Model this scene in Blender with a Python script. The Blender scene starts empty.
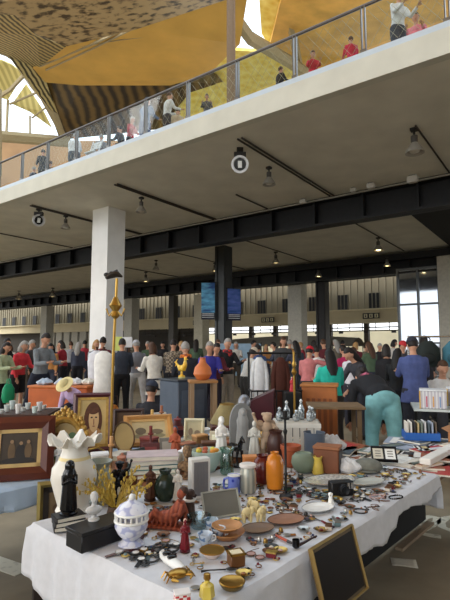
import bpy, math, random
from mathutils import Vector, Matrix, Euler
C = bpy.context.scene.collection
SC = bpy.context.scene
PI = math.pi
R = math.radians
rnd = random.Random(7)

# ---------------------------------------------------------------- camera (1.5 m above the floor, looking slightly up)
CH, FPX = 1.5, 475.0
TH = math.atan(47 / FPX)
cam_d = bpy.data.cameras.new('camera'); cam = bpy.data.objects.new('camera', cam_d); C.objects.link(cam)
cam.location = (0, 0, CH); cam.rotation_euler = (PI / 2 + TH, 0, 0)
cam_d.sensor_fit = 'VERTICAL'; cam_d.sensor_height = 36; cam_d.lens = 36 * FPX / 600
cam_d.clip_end = 500; cam_d.clip_start = 0.05
SC.camera = cam

def ray(px, py):
    x, y = (px - 225) / FPX, (300 - py) / FPX
    c, s = math.cos(TH), math.sin(TH)
    return x, c - s * y, s + c * y
def at(px, py, z=0.762):
    """point of the horizontal plane z seen at a photo position"""
    d = ray(px, py); t = (z - CH) / d[2]
    return Vector((d[0] * t, d[1] * t, z))
def aty(px, py, Y):
    d = ray(px, py); t = Y / d[1]
    return Vector((d[0] * t, Y, CH + d[2] * t))
def mpp(loc): return Vector(loc).y / FPX        # metres per photo pixel at that distance

# ---------------------------------------------------------------- materials
def lin(c):
    return tuple(((v / 255 / 12.92) if v / 255 <= 0.04045 else ((v / 255 + 0.055) / 1.055) ** 2.4) for v in c)
MATS = {}
def mat(rgb, rough=0.6, metal=0.0, var=0.12, scale=8.0, bump=0.0, kind='noise', rgb2=None, stretch=(1, 1, 1), spec=0.4, thr=0.5):
    key = (rgb, rough, metal, var, scale, bump, kind, rgb2, stretch, spec, thr)
    if key in MATS: return MATS[key]
    m = bpy.data.materials.new('surface_%d' % len(MATS)); m.use_nodes = True
    nt = m.node_tree; b = nt.nodes['Principled BSDF']
    b.inputs['Roughness'].default_value = rough; b.inputs['Metallic'].default_value = metal
    b.inputs['Specular IOR Level'].default_value = spec
    c1 = lin(rgb)
    tc = nt.nodes.new('ShaderNodeTexCoord'); mp = nt.nodes.new('ShaderNodeMapping')
    mp.inputs['Scale'].default_value = stretch
    nt.links.new(tc.outputs['Object'], mp.inputs['Vector'])
    if kind == 'voronoi':
        tx = nt.nodes.new('ShaderNodeTexVoronoi'); tx.inputs['Scale'].default_value = scale; out = tx.outputs['Distance']
    elif kind == 'cells':
        tx = nt.nodes.new('ShaderNodeTexVoronoi'); tx.inputs['Scale'].default_value = scale; out = tx.outputs['Color']
    elif kind == 'wave':
        tx = nt.nodes.new('ShaderNodeTexWave'); tx.inputs['Scale'].default_value = scale; tx.inputs['Distortion'].default_value = 2.5
        tx.inputs['Detail'].default_value = 2; out = tx.outputs['Fac']
    elif kind == 'stripe':
        tx = nt.nodes.new('ShaderNodeTexWave'); tx.inputs['Scale'].default_value = scale; out = tx.outputs['Fac']
    elif kind == 'check':
        tx = nt.nodes.new('ShaderNodeTexChecker'); tx.inputs['Scale'].default_value = scale; out = tx.outputs['Fac']
    else:
        tx = nt.nodes.new('ShaderNodeTexNoise'); tx.inputs['Scale'].default_value = scale; tx.inputs['Detail'].default_value = 4; out = tx.outputs['Fac']
    nt.links.new(mp.outputs['Vector'], tx.inputs['Vector'])
    rp = nt.nodes.new('ShaderNodeValToRGB')
    if rgb2 is not None:
        c2 = lin(rgb2)
        lo, hi = max(0.0, thr - var), min(1.0, thr + var)
        rp.color_ramp.elements[0].position = lo; rp.color_ramp.elements[1].position = hi
        rp.color_ramp.elements[0].color = (*c1, 1); rp.color_ramp.elements[1].color = (*c2, 1)
    else:
        rp.color_ramp.elements[0].position = 0.25; rp.color_ramp.elements[1].position = 0.75
        rp.color_ramp.elements[0].color = (*[v * (1 - var) for v in c1], 1); rp.color_ramp.elements[1].color = (*[min(1, v * (1 + var)) for v in c1], 1)
    nt.links.new(out, rp.inputs['Fac']); nt.links.new(rp.outputs['Color'], b.inputs['Base Color'])
    if bump:
        bp = nt.nodes.new('ShaderNodeBump'); bp.inputs['Strength'].default_value = bump; bp.inputs['Distance'].default_value = 0.02
        nt.links.new(out, bp.inputs['Height']); nt.links.new(bp.outputs['Normal'], b.inputs['Normal'])
    MATS[key] = m
    return m
def glow(rgb, strength):
    key = ('glow', rgb, strength)
    if key not in MATS:
        m = bpy.data.materials.new('lamp_glow'); m.use_nodes = True; b = m.node_tree.nodes['Principled BSDF']
        b.inputs['Base Color'].default_value = (*lin(rgb), 1); b.inputs['Emission Color'].default_value = (*lin(rgb), 1); b.inputs['Emission Strength'].default_value = strength
        MATS[key] = m
    return MATS[key]
def glass(rgb=(235, 245, 245), gloss=0.12, rough=0.03):
    """thin pane: mostly clear, a little mirror"""
    key = ('glass', rgb, gloss)
    if key not in MATS:
        m = bpy.data.materials.new('clear_glass'); m.use_nodes = True; nt = m.node_tree; nt.nodes.clear()
        o = nt.nodes.new('ShaderNodeOutputMaterial'); mx = nt.nodes.new('ShaderNodeMixShader'); t = nt.nodes.new('ShaderNodeBsdfTransparent'); g = nt.nodes.new('ShaderNodeBsdfGlossy')
        t.inputs['Color'].default_value = (*lin(rgb), 1); g.inputs['Roughness'].default_value = rough; mx.inputs['Fac'].default_value = gloss
        nt.links.new(t.outputs[0], mx.inputs[1]); nt.links.new(g.outputs[0], mx.inputs[2]); nt.links.new(mx.outputs[0], o.inputs['Surface'])
        MATS[key] = m
    return MATS[key]

WHITE_CLOTH = mat((203, 203, 206), 0.85, var=0.05, scale=30, bump=0.1)
BLACK = mat((18, 17, 18), 0.5, var=0.2)
BLACK_GLOSS = mat((14, 14, 16), 0.18, var=0.2)
BRASS = mat((168, 128, 58), 0.3, 0.85, var=0.2)
GOLD = mat((178, 140, 70), 0.4, 0.55, var=0.3, scale=40)
SILVER = mat((176, 176, 176), 0.25, 0.85, var=0.15)
PORCELAIN = mat((232, 230, 224), 0.22, var=0.04)
DARK_WOOD = mat((64, 36, 24), 0.45, var=0.35, scale=6, stretch=(1, 8, 8))
MID_WOOD = mat((118, 72, 38), 0.5, var=0.3, scale=6, stretch=(1, 8, 8))
LIGHT_WOOD = mat((170, 120, 70), 0.5, var=0.25, scale=6, stretch=(1, 8, 8))
MAHOGANY = mat((72, 24, 20), 0.35, var=0.3, scale=6, stretch=(1, 8, 8))
STEEL_DARK = mat((30, 30, 32), 0.5, 0.3, var=0.2)
TERRACOTTA = mat((158, 78, 44), 0.6, var=0.2)
SKIN = mat((196, 146, 118), 0.55, var=0.06)

# ---------------------------------------------------------------- mesh collector
class MB:
    def __init__(s): s.v = []; s.f = []; s.m = []; s.mi = 0; s.X = Matrix.Identity(4)
    def add(s, vs, fs):
        n = len(s.v)
        for p in vs:
            q = s.X @ Vector(p); s.v.append((q.x, q.y, q.z))
        for f in fs: s.f.append(tuple(n + i for i in f)); s.m.append(s.mi)
        return s
    def box(s, c, d, rot=None):
        x, y, z = d[0] / 2, d[1] / 2, d[2] / 2
        vs = [Vector((a * x, b * y, e * z)) for a in (-1, 1) for b in (-1, 1) for e in (-1, 1)]
        if rot is not None:
            M = Euler(rot).to_matrix(); vs = [M @ p for p in vs]
        c = Vector(c)
        return s.add([p + c for p in vs], [(0, 1, 3, 2), (4, 6, 7, 5), (0, 4, 5, 1), (2, 3, 7, 6), (0, 2, 6, 4), (1, 5, 7, 3)])
    def rbox(s, c, d, bev=0.1, rot=None):
        """box with chamfered edges"""
        x, y, z = d[0] / 2, d[1] / 2, d[2] / 2; b = bev * min(d)
        vs = []
        for a in (-1, 1):
            for e in (-1, 1):
                for g in (-1, 1):
                    vs += [Vector((a * x, e * (y - b), g * (z - b))), Vector((a * (x - b), e * y, g * (z - b))), Vector((a * (x - b), e * (y - b), g * z))]
        if rot is not None:
            M = Euler(rot).to_matrix(); vs = [M @ p for p in vs]
        c = Vector(c); I = lambda a, e, g, k: ((a > 0) * 4 + (e > 0) * 2 + (g > 0)) * 3 + k
        fs = []
        for a in (-1, 1):
            fs.append((I(a, -1, -1, 0), I(a, 1, -1, 0), I(a, 1, 1, 0), I(a, -1, 1, 0)))
            fs.append((I(-1, a, -1, 1), I(1, a, -1, 1), I(1, a, 1, 1), I(-1, a, 1, 1)))
            fs.append((I(-1, -1, a, 2), I(1, -1, a, 2), I(1, 1, a, 2), I(-1, 1, a, 2)))
            for e in (-1, 1):
                fs.append((I(a, e, -1, 0), I(a, e, -1, 1), I(a, e, 1, 1), I(a, e, 1, 0)))
                fs.append((I(a, -1, e, 0), I(a, -1, e, 2), I(a, 1, e, 2), I(a, 1, e, 0)))
                fs.append((I(-1, a, e, 1), I(-1, a, e, 2), I(1, a, e, 2), I(1, a, e, 1)))
                for g in (-1, 1): fs.append((I(a, e, g, 0), I(a, e, g, 1), I(a, e, g, 2)))
        return s.add([p + c for p in vs], fs)
    def lathe(s, prof, seg=24, c=(0, 0, 0), mod=None, sx=1, sy=1):
        vs, fs = [], []; c = Vector(c)
        for i, (r, z) in enumerate(prof):
            for k in range(seg):
                a = 2 * PI * k / seg; rr, zz = r, z
                if mod: rr, zz = mod(a, i, r, z)
                vs.append(c + Vector((rr * math.cos(a) * sx, rr * math.sin(a) * sy, zz)))
        n = len(prof)
        for i in range(n - 1):
            for k in range(seg):
                k2 = (k + 1) % seg
                fs.append((i * seg + k, i * seg + k2, (i + 1) * seg + k2, (i + 1) * seg + k))
        fs.append(tuple(range(seg))[::-1]); fs.append(tuple((n - 1) * seg + k for k in range(seg)))
        return s.add(vs, fs)
    def tube(s, pts, rad, seg=10, flat=None, closed=False):
        """rad: number or list; flat: (kx, ky) squash of the section; round-ish ends"""
        pts = [Vector(p) for p in pts]; n = len(pts)
        if not isinstance(rad, (list, tuple)): rad = [rad] * n
        vs, fs = [], []; up = None
        for i, p in enumerate(pts):
            if closed: t = pts[(i + 1) % n] - pts[i - 1]
            else: t = (pts[min(i + 1, n - 1)] - pts[max(i - 1, 0)])
            t = t.normalized() if t.length > 1e-9 else Vector((0, 0, 1))
            if up is None:
                up = Vector((1, 0, 0)) if abs(t.x) < 0.8 else Vector((0, 1, 0))
            up = (up - t * up.dot(t)); up = up.normalized() if up.length > 1e-6 else t.orthogonal().normalized()
            w = t.cross(up)
            r = rad[i]; rx, ry = (r if isinstance(r, (list, tuple)) else (r, r))
            for k in range(seg):
                a = 2 * PI * k / seg
                vs.append(p + up * (math.cos(a) * rx) + w * (math.sin(a) * ry))
        m = n if closed else n - 1
        for i in range(m):
            j = (i + 1) % n
            for k in range(seg):
                k2 = (k + 1) % seg
                fs.append((i * seg + k, i * seg + k2, j * seg + k2, j * seg + k))
        if not closed:
            fs.append(tuple(range(seg))[::-1]); fs.append(tuple((n - 1) * seg + k for k in range(seg)))
        return s.add(vs, fs)
    def ball(s, c, r, seg=14, rings=8, fn=None):
        if not isinstance(r, (list, tuple)): r = (r, r, r)
        c = Vector(c); vs, fs = [], []
        vs.append(Vector((0, 0, -1)))
        for i in range(1, rings):
            ph = -PI / 2 + PI * i / rings
            for k in range(seg):
                a = 2 * PI * k / seg
                vs.append(Vector((math.cos(ph) * math.cos(a), math.cos(ph) * math.sin(a), math.sin(ph))))
        vs.append(Vector((0, 0, 1)))
        for k in range(seg):
            fs.append((0, 1 + (k + 1) % seg, 1 + k))
        for i in range(rings - 2):
            for k in range(seg):
                k2 = (k + 1) % seg; a = 1 + i * seg
                fs.append((a + k, a + k2, a + seg + k2, a + seg + k))
        t = len(vs) - 1; a = 1 + (rings - 2) * seg
        for k in range(seg): fs.append((a + k, a + (k + 1) % seg, t))
        out = []
        for p in vs:
            q = fn(p) if fn else p
            out.append(c + Vector((q.x * r[0], q.y * r[1], q.z * r[2])))
        return s.add(out, fs)
    def torus(s, c, Rr, r, seg=20, sec=8, rot=None, sy=1):
        M = Euler(rot).to_matrix() if rot is not None else Matrix.Identity(3); c = Vector(c)
        return s.tube([c + M @ Vector((Rr * math.cos(2 * PI * k / seg), Rr * math.sin(2 * PI * k / seg) * sy, 0)) for k in range(seg)], r, sec, closed=True)
    def grid(s, nu, nv, fn):
        vs = [fn(i / nu, j / nv) for i in range(nu + 1) for j in range(nv + 1)]
        fs = [(i * (nv + 1) + j, (i + 1) * (nv + 1) + j, (i + 1) * (nv + 1) + j + 1, i * (nv + 1) + j + 1) for i in range(nu) for j in range(nv)]
        return s.add(vs, fs)
    def prism(s, poly, h, axis='z', off=0.0):
        n = len(poly)
        P = (lambda a, b, t: (a, b, t)) if axis == 'z' else (lambda a, b, t: (a, t, b))
        vs = [P(a, b, off) for a, b in poly] + [P(a, b, off + h) for a, b in poly]
        fs = [tuple(range(n)), tuple(range(n, 2 * n))] + [(i, (i + 1) % n, n + (i + 1) % n, n + i) for i in range(n)]
        return s.add(vs, fs)
    def slab(s, pts, thick):
        """solid from a 3-D outline, thickened along its normal"""
        pts = [Vector(p) for p in pts]; nrm = Vector((0, 0, 0))
        for i in range(len(pts)): nrm += (pts[i] - pts[0]).cross(pts[(i + 1) % len(pts)] - pts[0])
        nrm.normalize()
        if nrm.y < 0: nrm = -nrm
        n = len(pts)
        return s.add(pts + [p + nrm * thick for p in pts], [tuple(range(n)), tuple(range(n, 2 * n))] + [(i, (i + 1) % n, n + (i + 1) % n, n + i) for i in range(n)])
    def mesh(s, name, mats, smooth=True):
        me = bpy.data.meshes.new(name); me.from_pydata(s.v, [], s.f)
        for m in (mats if isinstance(mats, (list, tuple)) else [mats]): me.materials.append(m)
        me.polygons.foreach_set('material_index', s.m)
        if smooth: smooth_mesh(me)
        me.update(); return me
    def build(s, name, mats, parent=None, smooth=True, loc=None, rot=None):
        return put(name, s.mesh(name, mats, smooth), parent, loc, rot)
def smooth_mesh(me, ang=40):
    import bmesh
    bm = bmesh.new(); bm.from_mesh(me)
    bmesh.ops.recalc_face_normals(bm, faces=bm.faces)
    for f in bm.faces: f.smooth = True
    lim = R(ang)
    for e in bm.edges:
        if len(e.link_faces) == 2 and e.calc_face_angle(0) > lim: e.smooth = False
    bm.to_mesh(me); bm.free()
def put(name, me, parent=None, loc=None, rot=None):
    o = bpy.data.objects.new(name, me); C.objects.link(o)
    if parent is not None: o.parent = parent
    if loc is not None: o.location = loc
    if rot is not None: o.rotation_euler = rot
    return o
TMP = []
def fuse(mb, mats, voxel, name, smooth_it=2):
    """one continuous skin round overlapping closed volumes"""
    me = mb.mesh('tmp', mats, False)
    o = bpy.data.objects.new('tmp', me); C.objects.link(o)
    m = o.modifiers.new('r', 'REMESH'); m.mode = 'VOXEL'; m.voxel_size = voxel; m.use_smooth_shade = True
    if smooth_it:
        k = o.modifiers.new('s', 'SMOOTH'); k.factor = 0.5; k.iterations = smooth_it
    dg = bpy.context.evaluated_depsgraph_get()
    out = bpy.data.meshes.new_from_object(o.evaluated_get(dg)); out.name = name
    out.materials.clear()
    for mm in (mats if isinstance(mats, (list, tuple)) else [mats]): out.materials.append(mm)
    bpy.data.objects.remove(o); bpy.data.meshes.remove(me)
    for p in out.polygons: p.use_smooth = True
    return out
def join_into(me, mb, mats):
    """append a collector's islands (features such as eyes, fingers) to a mesh"""
    import bmesh
    extra = mb.mesh('tmp', mats); bm = bmesh.new(); bm.from_mesh(me); bm.from_mesh(extra); bm.to_mesh(me); bm.free()
    me.materials.clear()
    for m in mats: me.materials.append(m)
    bpy.data.meshes.remove(extra)

LABELS = {}
def tag(o, label, cat, group=None, kind=None):
    if label:
        LABELS.setdefault(label, []).append(o.name); o['label'] = label
    if cat: o['category'] = cat
    if group: o['group'] = group
    if kind: o['kind'] = kind
    return o
def thing(name, label, cat, loc=(0, 0, 0), rotz=0.0, group=None, rot=None):
    o = bpy.data.objects.new(name, None); C.objects.link(o); o.empty_display_size = 0.05
    o.location = loc; o.rotation_euler = rot if rot is not None else (0, 0, rotz)
    return tag(o, label, cat, group)
def struct(name, mb, m, smooth=False):
    o = mb.build(name, m, None, smooth); o['kind'] = 'structure'; return o
def copy_tree(o, parent=None):
    c = o.copy(); C.objects.link(c)
    if parent is not None: c.parent = parent
    for ch in list(o.children): copy_tree(ch, c)
    return c
LAND = []    # landmarks on the main table: (x, y, radius, short phrase)
def land(loc, r, short): LAND.append((loc[0], loc[1], r, short))
# ================================================================= the building
# hall axes: local x runs along the balcony, local y runs into the hall
HALL = Matrix.Translation((0, 10.56, 0)) @ Matrix.Rotation(-R(36.23), 4, 'Z')
def W(u, v, z=0.0): return HALL @ Vector((v, u, z))
HROT = (0, 0, -R(36.23))
def hm():
    m = MB(); m.X = HALL; return m
ASPHALT = mat((142, 130, 108), 0.85, var=0.22, scale=3, bump=0.15)
CONC = mat((224, 220, 206), 0.9, var=0.10, scale=1.2, bump=0.05)
CONC_PALE = mat((212, 210, 196), 0.85, var=0.07, scale=2.0, bump=0.03)
STRIP = mat((196, 208, 218), 0.5, var=0.05, scale=2)
PILLAR = mat((234, 233, 230), 0.8, var=0.08, scale=1.5)
FACADE = mat((142, 132, 110), 0.8, var=0.08, scale=0.8)
LEDGE = mat((206, 192, 158), 0.8, var=0.08, scale=0.8)

m = MB(); m.box((0, 80, -0.05), (260, 220, 0.1)); struct('floor', m, ASPHALT)
m = MB(); m.box((0, -75, -0.04), (300, 130, 0.1)); struct('floor.002', m, mat((214, 206, 192), 0.9, var=0.06, scale=0.5))  # unseen pale paving, added to bounce light up onto ceiling and roof
m = hm(); m.box((-16, 8.75, 6.72), (72, 17.5, 0.43)); struct('ceiling', m, CONC)
# fascia of the balcony slab, with a thin groove line and the pale upstand that carries the railing
m = hm(); m.box((-16, -0.06, 6.725), (72, 0.12, 0.45)); m.box((-16, -0.02, 6.49), (72, 0.2, 0.03)); struct('trim_1', m, CONC_PALE)
m = hm(); m.box((-16, 0.0, 7.03), (72, 0.1, 0.16)); struct('trim_2', m, STRIP)
m = hm(); m.box((-16, 21.2, 6.75), (76, 7.4, 0.4)); struct('ceiling.021', m, CONC)
# unseen dark wall added beside the aisle to cut sky light from the right
m = MB(); m.box((9.5, -29, 9), (0.4, 62, 18)); struct('wall_sky_block', m, mat((84, 78, 70), .9))
# dark open bay of the ceiling beside the two steel beams
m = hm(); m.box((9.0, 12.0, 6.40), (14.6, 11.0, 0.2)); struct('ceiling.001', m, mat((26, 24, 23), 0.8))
m = hm()
m.box((-18, 6.4, 6.05), (68, 0.12, 0.95)); m.box((-18, 6.3, 5.62), (68, 0.5, 0.08)); m.box((-18, 6.3, 6.46), (68, 0.6, 0.08))
for k in range(40): m.box((-50 + k * 1.7, 6.3, 6.05), (0.06, 0.4, 0.8))
struct('beam', m, STEEL_DARK)
m = hm(); m.box((-18, 5.98, 6.44), (68, 0.05, 0.05)); struct('trim_3', m, mat((150, 146, 136), 0.6))
m = hm()
m.box((-22, 17.6, 6.0), (80, 0.3, 1.3)); m.box((-22, 17.3, 5.4), (80, 0.8, 0.1))
for k in range(60): m.box((-60 + k * 1.35, 17.35, 6.0), (0.1, 0.25, 1.1))
struct('beam.001', m, STEEL_DARK)
m = hm(); m.box((-22, 16.7, 6.2), (80, 0.25, 0.35)); struct('beam.002', m, STEEL_DARK)

def column(name, u, v, wv, wu, z1, mt, groove=False):
    m = hm(); m.box((v, u, z1 / 2), (wv, wu, z1))
    if groove:
        for s in (-1, 1): m.box((v + s * wv * 0.36, u - wu / 2, z1 / 2), (wv * 0.18, 0.12, z1))
    return struct(name, m, mt)
column('pillar', 2.75, -7.3, 0.86, 0.8, 6.5, PILLAR)
column('pillar.001', 17.4, -21.9, 0.85, 0.8, 5.3, mat((176, 172, 160), 0.8))
column('pillar.002', 18.6, -7.9, 0.95, 0.8, 6.0, mat((200, 196, 184), 0.8))
column('pillar.003', 18.4, -15.6, 0.8, 0.8, 5.3, mat((186, 178, 156), 0.8))
column('pillar.004', 17.4, -33.3, 0.9, 0.8, 5.3, mat((176, 172, 160), 0.8))
column('pillar.005', 17.0, 1.45, 1.0, 0.9, 6.0, mat((188, 182, 168), 0.8))
column('column', 10.4, -7.7, 0.62, 0.6, 6.5, mat((58, 60, 60), 0.45, 0.3), True)
column('column.001', 17.8, -5.8, 0.6, 0.6, 5.6, mat((42, 40, 40), 0.5, 0.3), True)
column('column.002', 18.2, -18.2, 0.5, 0.5, 5.4, mat((60, 56, 50), 0.5, 0.3))

# ribbed far facade over a cream ledge, open stalls below
FU = 27.0
m = hm(); m.box((-28, FU + 0.3, 6.8), (64, 0.3, 5.2))
for k in range(118): m.box((-60 + k * 0.55, FU + 0.12, 6.9), (0.16, 0.14, 5.0))
struct('wall_back', m, FACADE)
m = hm(); m.box((-28, FU - 0.1, 3.8), (64, 0.7, 0.9)); m.box((-28, FU - 0.3, 4.28), (64, 1.1, 0.12)); m.box((-28, FU - 0.3, 3.34), (64, 0.9, 0.1)); struct('trim_4', m, LEDGE)
for k in range(24):
    v = -3.3 - k * 2.5
    m = hm(); m.mi = 0; m.box((v, FU + 0.1, 5.0), (0.86, 0.18, 1.2)); m.mi = 1
    for q in (-0.29, 0.0, 0.29): m.box((v + q, FU + 0.0, 5.0), (0.2, 0.06, 1.14))
    struct('window_%d' % (k + 1), m, [mat((120, 112, 96), 0.7), mat((20, 20, 22), 0.3)])
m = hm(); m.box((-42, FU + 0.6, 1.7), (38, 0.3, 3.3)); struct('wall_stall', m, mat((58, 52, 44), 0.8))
for k in range(7):
    m = hm(); m.box((-46.5 + k * 1.55, FU - 0.2, 2.0), (1.15, 0.2, 3.6)); struct('trim_%d' % (5 + k), m, mat((178, 172, 158), 0.8))
for k, v in enumerate((-1.9, -6.5, -9.5, -14.5, -17.0, -22.5, -26.0)):
    m = hm(); m.box((v, FU + 0.2, 1.65), (0.35, 0.35, 3.3)); struct('column.%03d' % (3 + k), m, mat((70, 62, 52), 0.7))
# pipe rail with hanging fittings under the ledge
m = hm(); m.tube([(-30, FU - 0.7, 2.95), (-1.5, FU - 0.7, 2.95)], 0.05, 6); m.tube([(-30, FU - 0.7, 2.7), (-1.5, FU - 0.7, 2.7)], 0.04, 6)
for k in range(28):
    v = -29.5 + k
    m.tube([(v, FU - 0.7, 3.32), (v, FU - 0.7, 2.7)], 0.03, 6)
    if k % 2: m.box((v + 0.3, FU - 0.7, 2.6), (0.3, 0.16, 0.16))
struct('trim_12', m, mat((44, 38, 32), 0.6))
# pale street wall seen through the open stalls, far behind
m = hm(); m.box((-12, 44, 1.7), (50, 0.4, 3.4)); struct('wall_street', m, mat((236, 226, 196), 0.9, var=0.08, scale=0.5))
# glazed corner room
m = hm()
for v in (-1.1, -0.1, 0.9): m.box((v, 16.9, 2.8), (0.09, 0.12, 5.6))
for z in (0.05, 1.7, 3.7, 5.55): m.box((-0.1, 16.9, z), (2.0, 0.1, 0.09))
struct('window_31', m, mat((96, 98, 98), 0.4, 0.6))
m = hm(); m.box((-0.1, 16.98, 2.8), (2.0, 0.03, 5.6)); struct('window_32', m, mat((206, 212, 220), 0.06, 0.9, var=0.05, scale=2))
m = hm(); m.box((-0.1, 18.2, 2.8), (2.1, 2.3, 5.6)); struct('wall_right', m, mat((120, 118, 112), 0.7))

# ================================================================= railing of the upper deck
rail = thing('glass_railing', 'long glass balcony railing with steel posts on the cream concrete edge', 'railing', W(0, -7, 7.11), -R(36.23))
RX = HALL.inverted()
POSTS = [-8.53 + i * 1.48 for i in range(-12, 12)]
railm = mat((120, 118, 114), 0.3, 0.7); 
m = MB(); m.tube([(-20, 0, 0.96), (24, 0, 0.96)], 0.035, 8); m.build('handrail', mat((92, 84, 78), 0.3, 0.6), rail)
for v in POSTS:
    m = MB()
    for s in (-0.035, 0.035): m.box((v + 7 + s, 0.0, 0.47), (0.022, 0.07, 0.94))
    m.box((v + 7, 0.0, 0.03), (0.12, 0.1, 0.06)); m.build('post', railm, rail)
NETG = mat((186, 176, 150), 0.5, 0.3)
for i, v in enumerate(POSTS[:-1]):
    m = MB(); m.box((v + 7.74, 0, 0.5), (1.36, 0.012, 0.84)); p = m.build('glass_pane', glass((246, 250, 250), 0.025), rail)
for i in range(12, 23):       # fine wire net tied behind the panes
    v = POSTS[i]; m = MB()
    for k in range(7):
        a = k / 7
        m.tube([(v + 7.06 + 1.36 * a, 0.06, 0.1), (v + 7.06 + min(1.36, 1.36 * a + 0.8 * 0.7), 0.06, 0.1 + min(0.8, (1.36 - 1.36 * a) / 0.7))], 0.0035, 4)
        m.tube([(v + 7.06 + 1.36 * a, 0.06, 0.9), (v + 7.06 + min(1.36, 1.36 * a + 0.8 * 0.7), 0.06, 0.9 - min(0.8, (1.36 - 1.36 * a) / 0.7))], 0.0035, 4)
    m.build('safety_net', NETG, rail)

# ================================================================= golden folded roof high over the upper deck
GOLD_A = mat((212, 166, 80), 0.45, 0.12, var=0.16, scale=0.35)
GOLD_B = mat((232, 200, 80), 0.4, 0.1, kind='voronoi', rgb2=(255, 240, 150), var=0.45, scale=1.6)
GOLD_C = mat((226, 176, 86), 0.45, 0.12, var=0.3, scale=0.5)
PERF = mat((40, 28, 10), 0.4, 0.1, kind='noise', rgb2=(168, 144, 102), var=0.08, scale=1.6, stretch=(1, 1, 1.8), thr=.43)  # perforated mirror panel; dark specks are holes and painted-in reflections
RIBD = mat((54, 42, 28), 0.4, 0.3, kind='wave', rgb2=(112, 88, 50), var=0.4, scale=0.9, stretch=(0.3, 0.6, 1.6))  # ribbed mirror panel; its dark brown reflections are put into the colour
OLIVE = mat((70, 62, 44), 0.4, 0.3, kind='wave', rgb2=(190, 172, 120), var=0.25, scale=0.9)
BEAMG = mat((166, 150, 116), 0.6, 0.2, var=0.12)
def roof(pts, mt, th=0.35, name='ceiling'):
    m = MB(); m.slab([aty(*p) for p in pts], th); return struct(name, m, mt)
roof([(30, 66, 43), (66, 42, 38), (135, 25, 35), (250, -22, 30), (240, 40, 36), (207, 72, 42), (170, 82, 45), (80, 82, 45), (46, 79, 45)], GOLD_A)
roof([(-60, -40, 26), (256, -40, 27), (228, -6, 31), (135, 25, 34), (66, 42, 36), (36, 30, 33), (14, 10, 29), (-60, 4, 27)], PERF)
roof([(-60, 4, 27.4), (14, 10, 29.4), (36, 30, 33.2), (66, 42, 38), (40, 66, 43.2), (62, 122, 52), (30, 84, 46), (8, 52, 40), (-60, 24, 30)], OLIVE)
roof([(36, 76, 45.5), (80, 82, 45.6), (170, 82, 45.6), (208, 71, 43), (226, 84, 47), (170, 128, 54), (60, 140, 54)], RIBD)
roof([(200, 78, 46), (226, 50, 41), (262, 52, 41), (320, 66, 44), (330, 130, 54), (150, 150, 56)], GOLD_B)
roof([(258, -30, 33), (300, -30, 32), (292, 30, 40), (272, 46, 42), (262, 30, 40)], GOLD_B)
roof([(290, -40, 30), (500, -60, 26), (520, 30, 36), (440, 60, 42), (330, 78, 45), (268, 50, 42)], GOLD_C)
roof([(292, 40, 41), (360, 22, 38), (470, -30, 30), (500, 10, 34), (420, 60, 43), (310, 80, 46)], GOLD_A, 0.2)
# lit yellow skylight ribs at the far end
roof([(-20, 52, 45), (10, 64, 47), (24, 74, 48), (8, 100, 51), (-20, 92, 50)], mat((240, 224, 150), 0.5, kind='stripe', rgb2=(206, 190, 120), var=0.3, scale=0.5), 0.15)
roof([(26, 84, 50), (44, 112, 52), (52, 128, 54), (30, 112, 52), (12, 104, 51)], mat((240, 224, 150), 0.5, kind='stripe', rgb2=(206, 190, 120), var=0.3, scale=0.5), 0.15)
def girder(pts, r, n):
    m = MB(); m.tube([aty(*p) for p in pts], r, 6); return struct('beam.%03d' % n, m, BEAMG)
girder([(-30, 36, 40), (8, 50, 42), (28, 64, 44), (46, 98, 48), (66, 136, 54)], 0.62, 10)
girder([(-10, 102, 50), (10, 90, 48), (27, 72, 45)], 0.22, 11)
girder([(8, 100, 50), (6, 140, 50)], 0.16, 12); girder([(-3, 90, 46), (-3, 175, 46)], 0.5, 13)
girder([(-30, 134, 48), (70, 142, 52)], 0.6, 14); girder([(30, 116, 52), (30, 140, 52)], 0.12, 15); girder([(10, 104, 51), (38, 92, 49)], 0.12, 16)
girder([(32, 118, 52), (48, 106, 51)], 0.1, 17)
girder([(214, -24, 30), (228, 8, 33), (250, 38, 36), (290, 62, 40), (330, 90, 44)], 0.52, 20)
girder([(278, -20, 34), (290, 20, 37), (300, 70, 42)], 0.35, 21)
girder([(40, 66, 42), (92, 44, 37.5), (140, 22, 33.5)], 0.12, 22); girder([(46, 70, 42.4), (98, 46, 37.7), (150, 20, 33.4)], 0.08, 23)
# seams between the golden panels
n_s = 30
for pts in (((70, 48, 38.4), (120, 40, 36.6), (200, 30, 35), (238, 24, 34)), ((60, 62, 41), (120, 58, 40), (200, 52, 38.5), (226, 48, 37.5)), ((96, 36, 36.2), (100, 60, 40.5), (108, 80, 44.5)), ((140, 26, 34.6), (146, 52, 39), (152, 80, 44.5)), ((186, 12, 33.2), (192, 40, 37), (196, 72, 42.5))):
    girder(pts, .045, n_s); n_s += 1
m = MB(); a = aty(231, 60, 26); m.box((a.x, a.y, 14.5), (0.5, 0.5, 15.0)); m.box((a.x + 0.2, a.y - 0.28, 14.5), (0.1, 0.1, 15.0)); struct('column.020', m, mat((112, 90, 66), 0.6))
# the same folded roof carries on over the aisle in front of the hall
m = MB(); m.add([(-70, 6, 27), (60, 6, 26), (60, -14, 22), (-70, -14, 24), (-70, -30, 27), (60, -30, 26)], [(0, 1, 2, 3), (3, 2, 5, 4)]); m.add([(-70, 6, 27.4), (60, 6, 26.4), (60, -14, 22.4), (-70, -14, 24.4), (-70, -30, 27.4), (60, -30, 26.4)], [(0, 1, 2, 3), (3, 2, 5, 4)]); struct('ceiling.020', m, GOLD_C)
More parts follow.
